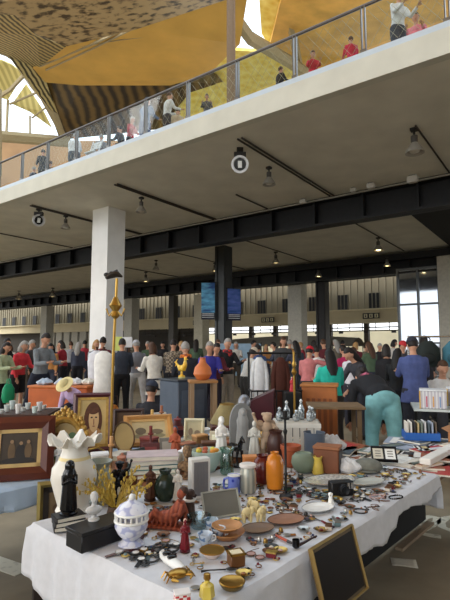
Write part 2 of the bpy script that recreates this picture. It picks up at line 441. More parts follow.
# brown block behind the low end of the upper deck
m = MB(); m.box((-34, 84, 19.5), (62, 1, 39)); struct('wall_upper', m, mat((150, 116, 80), .8, var=.3, scale=.25))
# upper deck floor
m = hm(); m.box((-16, 9.0, 6.96), (72, 17.9, 0.05)); struct('floor.001', m, mat((150, 140, 126), 0.8))

# ================================================================= ceiling lamps and conduits
LAMPM = mat((176, 172, 164), 0.35, 0.5); DARKM = mat((40, 38, 36), 0.5)
def bell_lamp(u, v, label, lit=0.0, drop=0.0, tilt=0.0, size=1.0):
    t = thing('ceiling_spotlight', label, 'lamp', W(u, v, 6.5 - drop), -R(36.23), 'spotlights under the concrete ceiling'); s = size * .8
    m = MB(); m.box((0, 0, -0.03), (0.16 * s, 0.16 * s, 0.06)); m.tube([(0, 0, -0.02), (0, 0, -0.2 * s)], 0.03 * s, 8); m.build('bracket', DARKM, t)
    m = MB(); m.lathe([(0.06 * s, -0.42 * s), (0.085 * s, -0.40 * s), (0.085 * s, -0.2 * s), (0.05 * s, -0.18 * s)], 16); m.build('ballast_housing', mat((92, 88, 84), 0.4, 0.4), t)
    m = MB(); m.lathe([(0.09 * s, -0.38 * s), (0.13 * s, -0.44 * s), (0.2 * s, -0.55 * s), (0.225 * s, -0.62 * s), (0.23 * s, -0.64 * s), (0.2 * s, -0.62 * s), (0.1 * s, -0.47 * s)], 24); m.build('reflector', LAMPM, t)
    m = MB(); m.ball((0, 0, -0.57 * s), (0.13 * s, 0.13 * s, 0.07 * s)); m.build('bulb', glow((255, 226, 160), 9 * lit) if lit else mat((214, 210, 200), 0.3), t)
    return t
def ring_lamp(u, v, label, az, size=1.0):
    t = thing('round_floodlight', label, 'lamp', W(u, v, 6.5), 0); s = size
    m = MB(); m.box((0, 0, -0.03), (0.16, 0.16, 0.06)); m.tube([(0, 0, -0.03), (0, 0, -0.22 * s)], 0.03, 8); m.box((0, 0, -0.2 * s), (0.3 * s, 0.16 * s, 0.16 * s)); m.build('bracket', DARKM, t)
    Mx = Matrix.Translation((0, 0, -0.42 * s)) @ Matrix.Rotation(az, 4, 'Z') @ Matrix.Rotation(R(105), 4, 'X')
    m = MB(); m.X = Mx; m.lathe([(0.18 * s, -0.16 * s), (0.2 * s, -0.1 * s), (0.22 * s, 0.04 * s), (0.22 * s, 0.06 * s), (0.165 * s, 0.06 * s), (0.15 * s, 0.0)], 28); m.build('housing', mat((205, 205, 205), 0.4, 0.3), t)
    m = MB(); m.X = Mx; m.lathe([(0.0, 0.012 * s), (0.15 * s, 0.01 * s)], 28); m.build('lens', mat((22, 22, 24), 0.2), t)
    m = MB(); m.X = Mx; m.rbox((0, 0, 0.03 * s), (0.1 * s, 0.17 * s, 0.04 * s)); m.build('lamp_tube', mat((232, 232, 228), 0.3), t)
    return t
ring_lamp(1.05, -0.3, 'round white-ringed floodlight facing out under the middle of the ceiling edge', R(-4), 1.0)
ring_lamp(1.1, -9.2, 'round floodlight tipped sideways under the ceiling before the white pillar', R(40), 1.0)
bell_lamp(2.55, -0.35, 'bell-shaped spotlight hanging next to the round white-ringed floodlight')
bell_lamp(2.5, 3.55, 'bell-shaped spotlight hanging alone high on the pale ceiling corner', size=1.15)
bell_lamp(2.35, -5.2, 'bell-shaped spotlight on the ceiling beside the top of the white pillar')
bell_lamp(2.2, -9.15, 'bell-shaped spotlight beside the tipped floodlight')
bell_lamp(13.0, -6.2, 'dull warm spotlight between dark beams, before the white far pillar', 0.12, size=1.2)
bell_lamp(12.9, -0.75, 'brightly lit warm spotlight under the ceiling bay by the dark opening', 1.0, size=1.2)
bell_lamp(13.7, -16.6, 'lit spotlight above the hall between white pillar and dark column', 0.25, size=1.3)
bell_lamp(13.7, -10.8, 'small lit lamp under the ceiling beside the dark steel column', 0.25)
bell_lamp(14.6, -33.5, 'farthest lamp over the dense crowd, at the ceiling end', 0.05, size=1.5)
bell_lamp(15.2, -29.3, 'far lamp over the crowd, one before the ceiling end', 0.1, size=1.5)
bell_lamp(11.0, -13.0, 'unlit dim lamp between the white pillar and the dark column', 0, size=1.1)
bell_lamp(16.9, -5.6, 'lit lamp hanging on top of the dark column by the facade', 0.5, 0.35, size=1.1)
bell_lamp(16.2, -1.4, 'small lit lamp above the glazed corner room', 0.6, 0.3)
bell_lamp(7.6, -4.5, 'unlit lamp just behind the first dark beam')
for k, (u0, u1, v) in enumerate(((0.5, 5.9, -0.12), (0.9, 5.9, -5.0), (0.6, 5.9, -9.1), (2.3, 5.9, 3.45), (7.0, 16.5, -0.8), (7.0, 16.5, -6.1), (7.0, 16.5, -10.7), (7.0, 16.5, -16.4), (1.8, 5.9, -14.0), (3.9, 5.9, -2.6))):
    m = hm()
    for s in ((-0.06, 0.06) if k < 3 else (0.0,)): m.tube([(v + s + .19, u0, 6.46), (v + s + .19, u1, 6.46)], 0.025, 6)
    tag(m.build('conduit', mat((58, 52, 46), 0.6)), ['double dark conduit behind the middle floodlight', 'dark double conduit running past the top of the white pillar', 'double conduit on the ceiling from the tipped floodlight', 'single conduit at the lone spotlight in the ceiling corner',
        'thin conduit by the brightly lit warm spotlight', 'thin conduit by the dull warm spotlight before the far pillar', 'thin conduit above the dark steel column', 'thin conduit deep in the hall behind the white pillar',
        'single conduit at the low end of the ceiling', 'short conduit stub before the first dark beam'][k], 'conduit')
for u, v, lab, s in ((5.5, 1.5, 'small white speaker box on the ceiling at the dark beam', 0.16), (5.6, 2.7, 'wider pale junction box on the first dark beam', 0.2), (5.6, 0.9, 'tiny pale sensor box beside the white speaker box', 0.12), (5.7, -0.9, 'pale junction box on the beam before the double conduit', 0.14)):
    t = thing('junction_box', lab, 'box', W(u, v, 6.5), -R(36.23), 'boxes along the dark beam')
    m = MB(); m.rbox((0, 0, -s / 2 - 0.02), (s * 1.5, s, s), 0.15); m.build('housing', mat((196, 192, 184), 0.5), t)
    m = MB(); m.box((0, 0, -0.01), (s, s * 0.6, 0.02)); m.build('mounting_plate', DARKM, t)
# ================================================================= people
def rx(p, a, o=(0, 0, 0)):
    """turn about the x axis so that the top goes forward (-y)"""
    c, s = math.cos(a), math.sin(a); x, y, z = p[0] - o[0], p[1] - o[1], p[2] - o[2]
    return Vector((x + o[0], y * c - z * s + o[1], y * s + z * c + o[2]))
HAIRS = dict(dark=(32, 24, 20), brown=(74, 48, 30), grey=(150, 146, 140), white=(206, 202, 196), blond=(170, 132, 84), black=(18, 15, 14))
PLACED = []
def free_spot(loc, rad=0.27):
    # step back along the line of sight until nobody stands in the way
    p = Vector(loc)
    if p.z > 5: rad = 0.5
    for _ in range(60):
        if all((p.xy - q).length > rad + 0.33 or abs(p.z - z) > 2 for q, z in PLACED): break
        dv = Vector((p.x, p.y, 0)).normalized(); p = p + dv * 0.06
    PLACED.append((p.xy.copy(), p.z)); return p
def person(label, loc, face, h=1.7, top=(60, 60, 66), bottom=(36, 38, 46), hair='dark', style='short', bend=0.0, arms=((25, 8, 70), (20, 8, 60)), walk=0.0,
           shoe=(40, 36, 34), long_top=0.0, head_pitch=15, near=False, skirt=None, sit=False, cap=None, girth=1.0, sleeves=True, group=None, topkind=None, bare_legs=False, scarf=None, cat='person', kneel=0):
    loc = free_spot(loc); k = h / 1.72; vx = 0.016 if near else 0.032
    seg = 12
    hipz = 0.93 * k
    if sit: hipz = (0.28 if sit == 'low' else 0.50) * k
    b = R(bend); O = Vector((0, 0, hipz))
    T = lambda x, y, z: rx(((x) * k, y * k, z * k + hipz), b, O)      # torso frame, z from the hips
    leg_pts = []
    for s in (-1, 1):
        w_ = walk * s
        if sit == 'low': pts = [(0.09 * s, 0, 0.28), (0.13 * s, -0.2, 0.42), (0.15 * s, -0.35, 0.51), (0.15 * s, -0.42, 0.3), (0.15 * s, -0.45, 0.09)]
        elif sit: pts = [(0.09 * s, 0, 0.5), (0.11 * s, -0.24, 0.53), (0.12 * s, -0.43, 0.50), (0.12 * s, -0.42, 0.3), (0.12 * s, -0.40, 0.09)]
        else: pts = [(0.09 * s, 0, 0.93), (0.1 * s, -w_ * 0.12, 0.72), (0.105 * s, -w_ * 0.22 - 0.02, 0.50), (0.11 * s, -w_ * 0.25 + (0.05 if w_ < 0 else 0), 0.3), (0.115 * s, -w_ * 0.30 + 0.02, 0.09)]
        leg_pts.append([Vector(p) * k for p in pts])
    arm_pts = []
    for s, (pit, ab, fl) in zip((-1, 1), arms):
        sh = Vector((0.17 * s, 0, 0.475))
        d1 = Vector((math.sin(R(ab)) * s, -math.sin(R(pit)) * math.cos(R(ab)), -math.cos(R(pit)) * math.cos(R(ab))))
        p2 = R(pit + fl); d2 = Vector((-0.18 * s * math.sin(R(fl)), -math.sin(p2), -math.cos(p2))).normalized()
        el = sh + d1 * 0.29; wr = el + d2 * 0.25; hd = wr + d2 * 0.09
        arm_pts.append(([T(*p) for p in (sh, (sh + el) / 2, el, (el + wr) / 2, wr)], T(*hd), (T(*hd) - T(*wr)).normalized()))
    tor = [(0, 0.0, -0.06, .150, .105), (0, 0, 0.02, .160, .115), (0, 0.0, 0.14, .140, .10), (0, 0.0, 0.28, .155, .115), (0, 0.0, 0.40, .172, .115), (0, 0.0, 0.48, .150, .085), (0, 0.0, 0.535, .07, .065)]
    g = girth
    # ---- body: one continuous skin
    B = MB()
    B.tube([T(x, y, z) for x, y, z, a, c in tor], [(a * k * .86 * g, c * k * .86 * g) for x, y, z, a, c in tor], seg)
    hc = rx((0, -0.03 * k, 0.70 * k + hipz), b, O); hp = R(head_pitch) + b * 0.75
    B.tube([T(0, 0, 0.48), T(0, -0.012, 0.56), hc + Vector((0, 0, -0.02 * k))], [.062 * k, .052 * k, .052 * k], seg)
    for s, pts in zip((-1, 1), leg_pts): B.tube(pts, [r * k for r in (.075, .07, .05, .048, .034)], seg)
    for s, (pts, hd, dr) in zip((-1, 1), arm_pts):
        B.tube(pts, [r * k for r in (.045, .042, .036, .034, .026)], seg)
        B.tube([pts[-1], pts[-1] + dr * 0.05 * k, hd], [(.024 * k, .02 * k), (.038 * k, .018 * k), (.036 * k, .016 * k)], 8)
    def headfn(p):
        x, y, z = p
        w = 1.0 - 0.28 * max(0, -z) ** 1.5
        yy = y * (1.0 - 0.12 * max(0, -z))
        if y < 0 and abs(x) < 0.9: yy -= 0.06 * max(0, 1 - abs(x) * 4) * max(0, 1 - abs(z + 0.15) * 3.2)
        if z < -0.6: yy -= 0.12 * (y < 0)
        return Vector((x * w, yy, z))
    HX = Matrix.Translation(hc) @ Matrix.Rotation(hp, 4, 'X')
    B.X = HX; B.ball((0, 0, 0), (.076 * k, .096 * k, .122 * k), 18, 12, headfn)
    for s in (-1, 1): B.ball((.078 * k * s, .008 * k, -.01 * k), (.014 * k, .022 * k, .034 * k), 8, 6)
    B.X = Matrix.Identity(4)
    sk = SKIN
    me = fuse(B, [sk], vx * 0.85 if near else 0.028, 'person', 1)
    F = MB(); eye = mat((30, 24, 22), 0.3); lip = mat((160, 84, 78), 0.5)
    F.X = HX
    F.mi = 1
    for s in (-1, 1): F.ball((.03 * k * s, -.087 * k, .006 * k), (.012 * k, .008 * k, .008 * k), 8, 6); F.box((.03 * k * s, -.088 * k, .026 * k), (.03 * k, .008 * k, .006 * k))
    F.mi = 2; F.ball((0, -.089 * k, -.062 * k), (.024 * k, .009 * k, .008 * k), 8, 6)
    F.mi = 0; F.ball((0, -.102 * k, -.02 * k), (.013 * k, .02 * k, .022 * k), 8, 6)
    F.X = Matrix.Identity(4); F.mi = 0
    for s, (pts, hd, dr) in zip((-1, 1), arm_pts):        # four fingers of unequal length and a thumb from the side of the palm
        wd = dr.cross(Vector((1, 0, 0)));  wd = wd.normalized() if wd.length > .1 else Vector((0, 1, 0))
        sd = dr.cross(wd).normalized()
        curl = wd if wd.y < 0 else -wd
        curl = -curl
        for q, ln in ((-1.5, .062), (-.5, .075), (.5, .07), (1.5, .055)):
            r0 = hd + sd * (q * .017 * k) - dr * .012 * k; r1 = r0 + dr * (ln * .5 * k); r2 = r1 + dr * (ln * .42 * k) + curl * (.022 * k)
            F.tube([r0, r1, r2], [.009 * k, .0082 * k, .0068 * k], 6)
        t0 = hd - dr * .05 * k + sd * (-s * .03 * k); t1 = t0 + dr * .03 * k + sd * (-s * .025 * k); F.tube([t0, t1, t1 + dr * .03 * k], [.011 * k, .010 * k, .008 * k], 6)
    join_into(me, F, [sk, eye, lip])
    for p in me.polygons: p.use_smooth = True
    o = put('person', me, None, loc, (0, 0, R(face))); tag(o, label, cat, group)
    # ---- clothes
    tm = topkind or mat(top, 0.85, var=0.15, scale=14, bump=0.15); bmt = mat(bottom, 0.85, var=0.15, scale=14, bump=0.1)
    G = MB()
    G.tube([T(x, y, z) for x, y, z, a, c in tor[(0 if not long_top else 0):]], [(a * k * 1.06 * g, c * k * 1.12 * g) for x, y, z, a, c in tor], seg)
    if long_top: G.tube([T(0, 0, 0.05), Vector((0, 0, hipz - long_top * 0.5)), Vector((0, 0, hipz - long_top))], [(.165 * k * g, .13 * k * g), (.19 * k * g, .15 * k * g), (.21 * k * g, .17 * k * g)], seg)
    for pts, hd, dr in arm_pts:
        G.ball(pts[0] + (pts[1] - pts[0]) * .15, .058 * k, 10, 6)
        q = pts if sleeves else pts[:3]
        G.tube(q, [r * k for r in (.058, .058, .052, .048, .042)][:len(q)], seg)
    if topkind is not None or top is not None: put('top', fuse(G, [tm], vx, 'top', 2), o)
    G = MB()
    if skirt:
        G.tube([(0, 0, hipz + .06 * k), (0, 0, hipz - .05 * k), (0, 0, hipz - skirt * .6), (0, 0, hipz - skirt)], [(.15 * k, .11 * k), (.175 * k, .13 * k), (.2 * k, .16 * k), (.22 * k, .18 * k)], seg)
        put('skirt', fuse(G, [bmt], vx, 'skirt', 2), o)
    else:
        G.tube([T(0, 0, 0.06), (0, 0, hipz - 0.0), (0, 0, hipz - 0.09 * k)], [(.152 * k * g, .112 * k * g), (.172 * k * g, .135 * k * g), (.14 * k * g, .11 * k * g)], seg)
        if bend > 30: G.ball(Vector((0, 0.02 * k, hipz - .01)), (.152 * k * g, .12 * k * g, .12 * k))
        for pts in leg_pts:
            q = pts[:3] if bare_legs else pts
            q = list(q)
            if not bare_legs: q[-1] = q[-1] + Vector((0, 0, -.02 * k))
            G.tube(q, [r * k * g for r in (.105, .098, .078, .07, .068)][:len(q)], seg)
        put('trousers', fuse(G, [bmt], vx, 'trousers', 2), o)
    for pts in leg_pts:
        S = MB(); a = pts[-1]
        S.ball(a + Vector((0, -.06 * k, -.045 * k)), (.045 * k, .135 * k, .045 * k), 10, 6, lambda p: Vector((p.x, p.y, max(p.z, -0.85)))); S.tube([a + Vector((0, .01 * k, -.05 * k)), a + Vector((0, 0, .03 * k))], .045 * k, 8)
        S.build('shoe', mat(shoe, 0.6), o)
    hm_ = mat(HAIRS[hair], 0.6, var=0.3, scale=40, stretch=(6, 6, 1))
    Hh = MB(); Hh.X = HX
    def cut(p):
        q = headfn(p)
        if p.y < -0.25 and p.z < 0.45: q = q * 0.8
        if p.z < -0.35 and style in ('short', 'cap', 'hat'): q = q * 0.82
        return q
    if style != 'bald':
        Hh.ball((0, .006 * k, .008 * k), (.086 * k, .105 * k, .13 * k), 16, 10, cut)
        if style == 'bob': Hh.tube([(0, .03 * k, .04 * k), (0, .035 * k, -.08 * k), (0, .03 * k, -.15 * k)], [(.085 * k, .08 * k), (.1 * k, .085 * k), (.095 * k, .07 * k)], 12)
        if style == 'long': Hh.tube([(0, .04 * k, .05 * k), (0, .06 * k, -.1 * k), (0, .085 * k, -.25 * k), (0, .09 * k, -.38 * k)], [(.085 * k, .07 * k), (.1 * k, .07 * k), (.1 * k, .05 * k), (.05 * k, .025 * k)], 12)
        if style == 'bun': Hh.ball((0, .1 * k, .06 * k), .05 * k, 10, 6)
        Hh.build('hair', hm_, o)
    if scarf is not None:
        K = MB(); K.tube([T(.075 * math.cos(a * PI / 6), .075 * math.sin(a * PI / 6) - .01, .53) for a in range(12)], [.04 * k, .05 * k] * 6, 8, closed=True); K.ball(T(.03, -.1, .47), (.05 * k, .05 * k, .06 * k)); K.build('scarf', mat(scarf, .8, kind='voronoi', rgb2=(60, 40, 50), var=.2, scale=18), o)
    if cap is not None:
        K = MB(); K.X = HX
        K.ball((0, .004 * k, .035 * k), (.094 * k, .112 * k, .115 * k), 16, 10, lambda p: Vector((p.x, p.y, max(p.z, 0.05))))
        if style == 'hat': K.lathe([(.09 * k, .05 * k), (.18 * k, .035 * k), (.18 * k, .043 * k), (.09 * k, .07 * k)], 20)
        else: K.prism([(-.07 * k, -.08 * k), (.07 * k, -.08 * k), (.06 * k, -.17 * k), (0, -.19 * k), (-.06 * k, -.17 * k)], .012 * k, off=.04 * k)
        K.build('cap' if style != 'hat' else 'sun_hat', mat(cap, 0.8), o)
    return o
def gp(px, Y): 
    d = ray(px, 347); return Vector((d[0] / d[1] * Y, Y, 0))
LOOK = (25, 8, 70)
HANG = ((5, 6, 12), (5, 6, 12)); HOLD = ((30, 10, 75), (30, 10, 75)); ONE = ((8, 6, 15), (40, 10, 70))
# ---- shoppers by the clothes chest, seen whole
person('woman with dark hair in pale green cardigan beside the person in the coral sweater', gp(2, 10.2), 75, 1.58, (176, 186, 150), (30, 30, 34), 'dark', 'bob', 8, HOLD, near=True, long_top=.12)
person('person in coral red sweater and black shorts holding a green bag', gp(19, 9.9), 70, 1.62, (206, 56, 66), (26, 24, 28), 'grey', 'bob', 10, ((8, 8, 20), (30, 10, 60)), near=True, bare_legs=True, girth=1.12)
person('man in grey denim jacket and dark jeans, bending head down, in sunglasses', gp(41, 9.8), 60, 1.76, (120, 126, 130), (28, 34, 50), 'dark', 'short', 8, HOLD, 0.8, near=True, head_pitch=28)
person('person in lilac top crouching by the orange wooden chest in a straw hat', gp(83, 8.6), -20, 1.5, (196, 170, 204), (52, 50, 60), 'dark', 'hat', 45, ((50, 10, 20), (50, 10, 20)), sit=True, near=True, cap=(222, 206, 150))
person('person in dark jacket and black trousers just past the brass pole', gp(122, 10.4), 190, 1.66, (48, 54, 66), (24, 24, 28), 'dark', 'short', 6, HOLD, near=True)
person('person in grey and cream striped sweater and pale trousers, walking in grey cap', gp(138, 10.0), 205, 1.64, (150, 150, 156), (186, 184, 182), 'grey', 'cap', 12, ONE, 0.9, near=True, cap=(176, 178, 184), topkind=mat((120, 122, 130), 0.85, kind='stripe', rgb2=(206, 200, 184), var=0.1, scale=1.2, stretch=(0.01, 0.01, 1)))
person('woman with brown bob in a long white blouse', gp(155, 9.6), 215, 1.58, (222, 218, 208), (56, 56, 64), 'brown', 'bob', 10, HOLD, near=True, long_top=.3)
person('man in brown checked shirt with dark hair behind the woman in white blouse', gp(172, 11), 170, 1.66, (112, 100, 86), (36, 36, 40), 'dark', 'short', 10, HOLD, near=True, topkind=mat((84, 74, 64), 0.85, kind='check', rgb2=(150, 136, 116), var=0.2, scale=22))
person('person in a dark cap seated before the grey cabinet with hand raised', gp(150, 6.6), 165, 1.6, (34, 34, 40), (40, 40, 48), 'dark', 'cap', 5, ((40, 15, 120), (20, 8, 60)), sit='low', near=True, cap=(44, 50, 66))
CROUCH = [o for o in SC.objects if o.get('label', '').startswith('person in a dark cap seated')][0]
t = thing('low_stool', 'low wooden stool under the seated person in the dark cap', 'stool', CROUCH.location.copy(), R(165)); m = MB(); m.rbox((0, .03, .125), (.32, .28, .03), .3); m.build('seat', MID_WOOD, t)
for x in (-.12, .12):
    for y in (-.07, .13): m = MB(); m.box((x, y, .055), (.035, .035, .11)); m.build('leg', MID_WOOD, t)
person('person in orange scarf and dark vest behind the yellow rooster', gp(187, 8.2), 195, 1.58, (38, 40, 50), (40, 40, 46), 'grey', 'short', 12, HOLD, near=True, scarf=(226, 122, 40))
person('person in violet blue top behind the orange vase', gp(209, 9.0), 10, 1.58, (58, 56, 150), (40, 36, 50), 'grey', 'short', 8, HOLD, near=True)
person('person in maroon jacket standing behind the one in violet blue', gp(214, 9.9), 30, 1.56, (92, 34, 44), (40, 36, 50), 'dark', 'short', 8, HOLD)
person('man in black jacket with red scarf and grey trousers by the steel column', gp(226, 10.5), 30, 1.66, (34, 34, 38), (146, 138, 126), 'grey', 'short', 4, ONE, near=True, scarf=(190, 50, 44))
person('person in white shirt and cap bending beside the dark rack', gp(245, 10.8), 120, 1.5, (222, 220, 214), (60, 58, 56), 'dark', 'cap', 20, HOLD, cap=(214, 200, 180))
person('person in denim blue shirt next to the one in white shirt and cap', gp(258, 11), 180, 1.55, (70, 92, 140), (44, 46, 60), 'dark', 'short', 8, HOLD)
person('woman with long dark hair in bright turquoise shirt at wooden counter', gp(331, 7.0), 185, 1.45, (40, 184, 164), (52, 48, 46), 'black', 'long', 6, HOLD, near=True, girth=1.12)
person('man in red cap stretching one pink sleeve behind the wooden cabinet', gp(307, 9.5), 150, 1.5, (196, 120, 120), (44, 44, 50), 'dark', 'cap', 12, ((70, 60, 10), (20, 8, 50)), near=True, cap=(206, 40, 56))
person('person in white shirt under dark hair beside the turquoise shirt', gp(318, 10.4), 200, 1.5, (226, 224, 222), (50, 48, 52), 'dark', 'short', 6, HOLD)
person('person in magenta jacket standing past the woman in turquoise', gp(346, 10.2), 210, 1.52, (178, 40, 92), (50, 46, 52), 'dark', 'short', 6, HOLD)
person('shopper in dark grey jacket with hair over face, leaning over paper piles', gp(366, 7.8), -70, 1.55, (56, 56, 62), (40, 42, 50), 'dark', 'long', 28, ((55, 8, 20), (55, 8, 20)), near=True)
person('person in pale striped shirt between magenta jacket and dark grey jacket', gp(351, 9.0), 150, 1.48, (206, 204, 210), (44, 44, 54), 'brown', 'short', 10, HOLD)
wt = person('woman in pale teal trousers and black top bending over the magazine table', gp(381, 5.6), 184, 1.70, (26, 26, 30), (124, 178, 182), 'dark', 'bun', 72, ((70, 12, 15), (60, 14, 40)), 0.35, (70, 60, 50), near=True, girth=1.06, head_pitch=-30, scarf=(214, 110, 140))
person('person in dark blue hooded coat seen from behind at the box stall', gp(414, 7.2), 172, 1.62, (72, 84, 132), (40, 42, 52), 'dark', 'cap', 6, HOLD, near=True, cap=(44, 46, 58), girth=1.2, long_top=.2)
BOXMAN = person('man facing us in a white shirt seated behind the plastic storage boxes', gp(439, 6.9), -8, 1.70, (212, 210, 206), (60, 62, 70), 'brown', 'short', 10, HOLD, near=True, girth=1.15, sit=True).name
person('person in black coat with long hair beside the dark blue hooded coat', gp(396, 7.0), 150, 1.46, (28, 30, 32), (34, 34, 40), 'black', 'long', 10, HOLD, near=True)
person('person in red and white cap far behind the box stall', gp(402, 11), 20, 1.6, (64, 60, 66), (40, 40, 46), 'dark', 'cap', 0, HANG, cap=(196, 50, 56))
person('person in black top behind the bending woman in teal trousers', gp(386, 9), 160, 1.52, (30, 30, 34), (40, 40, 46), 'dark', 'bob', 0, HANG)
# ---- dense crowd further in
CC = [((38, 36, 40), 'black'), ((96, 36, 44), 'maroon'), ((58, 62, 78), 'slate blue'), ((206, 200, 192), 'cream'), ((110, 100, 86), 'khaki'), ((152, 42, 54), 'red'), ((70, 70, 72), 'charcoal'), ((76, 96, 74), 'green'), ((150, 150, 154), 'light grey'), ((182, 126, 70), 'tan')]
HR = ['dark', 'brown', 'grey', 'black', 'blond']
crowd = [(4, 15, 'near the photo edge behind the pale green cardigan'), (11, 17, 'behind the coral sweater'), (29, 14, 'between coral sweater and grey denim jacket'), (52, 14, 'just past the grey denim jacket'), (58, 17, 'behind the orange wooden chest'), (64, 14, 'behind the pile of pale clothes'), (71, 18, 'before the curtain strips of the facade'), (78, 15, 'before the white pillar'),
         (84, 19, 'close to the white pillar foot'), (95, 13, 'right by the white pillar'), (102, 12, 'in front of the white pillar'), (128, 16, 'under the white paper sign'), (148, 17, 'behind the striped sweater'), (163, 19, 'behind the white blouse'), (181, 14, 'behind the orange scarf'), (196, 17, 'near the thick cream far pillar'), (216, 16, 'at the foot of the dark steel column'), (236, 18, 'past the dark steel column'), (251, 17, 'behind the white shirt and cap'),
         (266, 19, 'behind the white coat on the rack'), (276, 15, 'behind the brown coat on the rack'), (283, 13, 'past the coats on the rack'), (290, 16, 'before the white far pillar'), (297, 12, 'by the thin brass stand'), (303, 18, 'behind the red cap'), (313, 16, 'before the dark far column'), (325, 14, 'behind the turquoise shirt'), (337, 16, 'past the turquoise shirt'), (342, 19, 'behind the magenta jacket'), (355, 15, 'behind the pale striped shirt'),
         (365, 18, 'above the bending dark grey jacket'), (371, 12, 'before the bright open stall'), (379, 16, 'behind the woman in teal trousers'), (392, 17, 'before the glazed room edge'), (408, 14, 'below the glazed corner room'), (424, 12, 'beside the hanging rucksacks')]
for i, (px, Y, where) in enumerate(crowd):
    c, n = CC[(i * 3 + i // 7) % len(CC)]
    person('shopper in %s clothes in the crowd, %s' % (n, where), gp(px, Y), rnd.choice((0, 40, 90, 150, 180, 200, 270)), 1.56 + rnd.random() * 0.2, c, rnd.choice(((34, 34, 40), (52, 56, 70), (70, 62, 54))), HR[i % 5], ('short', 'bob', 'short', 'long')[i % 4], 5, rnd.choice((HANG, HOLD, ONE)), group='shoppers in the crowd')
# ---- visitors on the upper deck, behind the railing
def deck(px, back, lab, h, top, bottom, hair, face, arms=HOLD, **kw):
    # along the railing at photo column px, some way behind it
    d = ray(px, 347); a = d[0] / d[1]; u = back
    t = (u + 10.56 * .8066) / (a * .5911 + .8066)
    p = Vector((a * t, t, 6.99)); o = person(lab, p, face, h, top, bottom, hair, 'short', 5, arms, near=False, group='visitors on the upper deck', **kw); return o
deck(141, 0.7, 'visitor in blue denim jacket standing at the upper railing', 1.72, (92, 116, 148), (70, 90, 130), 'dark', 150)
deck(164, 0.6, 'visitor in white shirt behind the upper railing next to the denim jacket', 1.5, (222, 220, 216), (60, 56, 60), 'brown', 120)
deck(176, 1.4, 'visitor in beige coat at the upper railing past the white shirt', 1.5, (186, 166, 136), (60, 56, 60), 'dark', 200)
deck(126, 0.9, 'visitor in red top at the upper railing beside the denim jacket', 1.4, (186, 56, 66), (46, 46, 54), 'grey', 60)
deck(117, 1.0, 'visitor in dark coat on the upper deck by the white folding chair', 1.5, (52, 54, 60), (46, 46, 54), 'dark', 250)
deck(96, 1.2, 'visitor in grey jacket on the upper deck before the white folding chair', 1.48, (120, 120, 126), (46, 46, 54), 'grey', 200)
deck(68, 0.6, 'visitor with broad white back leaning on the upper railing', 1.45, (236, 238, 242), (80, 86, 96), 'grey', 190, girth=1.4)
deck(36, 0.8, 'visitor in black coat at the low end of the upper railing', 1.5, (34, 34, 38), (40, 40, 46), 'dark', 210)
deck(42, 1.6, 'visitor in brown coat behind the black coat on the upper deck', 1.55, (96, 72, 54), (40, 40, 46), 'brown', 160)
deck(25, 0.8, 'visitor in dark blue coat last at the low end of the railing', 1.45, (44, 52, 72), (40, 40, 46), 'grey', 150)
deck(410, 0.7, 'man in white shirt standing highest up the upper railing', 1.56, (226, 226, 224), (70, 74, 84), 'grey', 20)
deck(430, 0.8, 'visitor in pink patterned blouse beside the man in white shirt above', 1.54, (222, 130, 140), (60, 56, 64), 'brown', 330)
deck(446, 0.7, 'visitor in pale blue shirt at the photo edge of the upper railing', 1.6, (120, 156, 214), (60, 56, 64), 'dark', 300)
for px, lab, c, h in ((206, 'grey rucksack', (92, 94, 98), 1.08), (282, 'black coat', (40, 40, 44), 1.1), (318, 'red jacket', (196, 48, 66), 1.1), (331, 'dark cap', (50, 46, 46), 1.08), (360, 'crimson jacket', (204, 40, 70), 1.15), (378, 'navy jacket', (60, 74, 110), 1.12), (395, 'lime green shirt', (130, 190, 70), 1.12), (347, 'olive coat', (84, 84, 60), 1.1)):
    deck(px, 0.8, 'visitor in %s sitting low behind the upper railing' % lab, h, c, (50, 50, 56), rnd.choice(HR), rnd.choice((0, 180, 120)))

# white folding chair on the upper deck
d = ray(88, 347); a = d[0] / d[1]; u = .75; tt = (u + 10.56 * .8066) / (a * .5911 + .8066)
t = thing('folding_chair', 'white folding chair standing behind the upper railing by the grey jacket', 'chair', (a * tt, tt, 6.987), R(-30)); WP = mat((232, 234, 236), .5)
m = MB(); m.rbox((0, 0, .62), (.42, .4, .03), .2); m.build('seat', WP, t)
for s in (-1, 1):
    m = MB(); m.tube([(.2 * s, -.2, 0), (.2 * s, .18, 1.12)], .018, 6); m.build('leg', WP, t); m = MB(); m.tube([(.18 * s, .2, 0), (.18 * s, -.16, .62)], .018, 6); m.build('leg', WP, t)
m = MB()
for k in range(3): m.box((0, .13 + .03 * k, .86 + .09 * k), (.4, .015, .06))
m.build('backrest', WP, t)
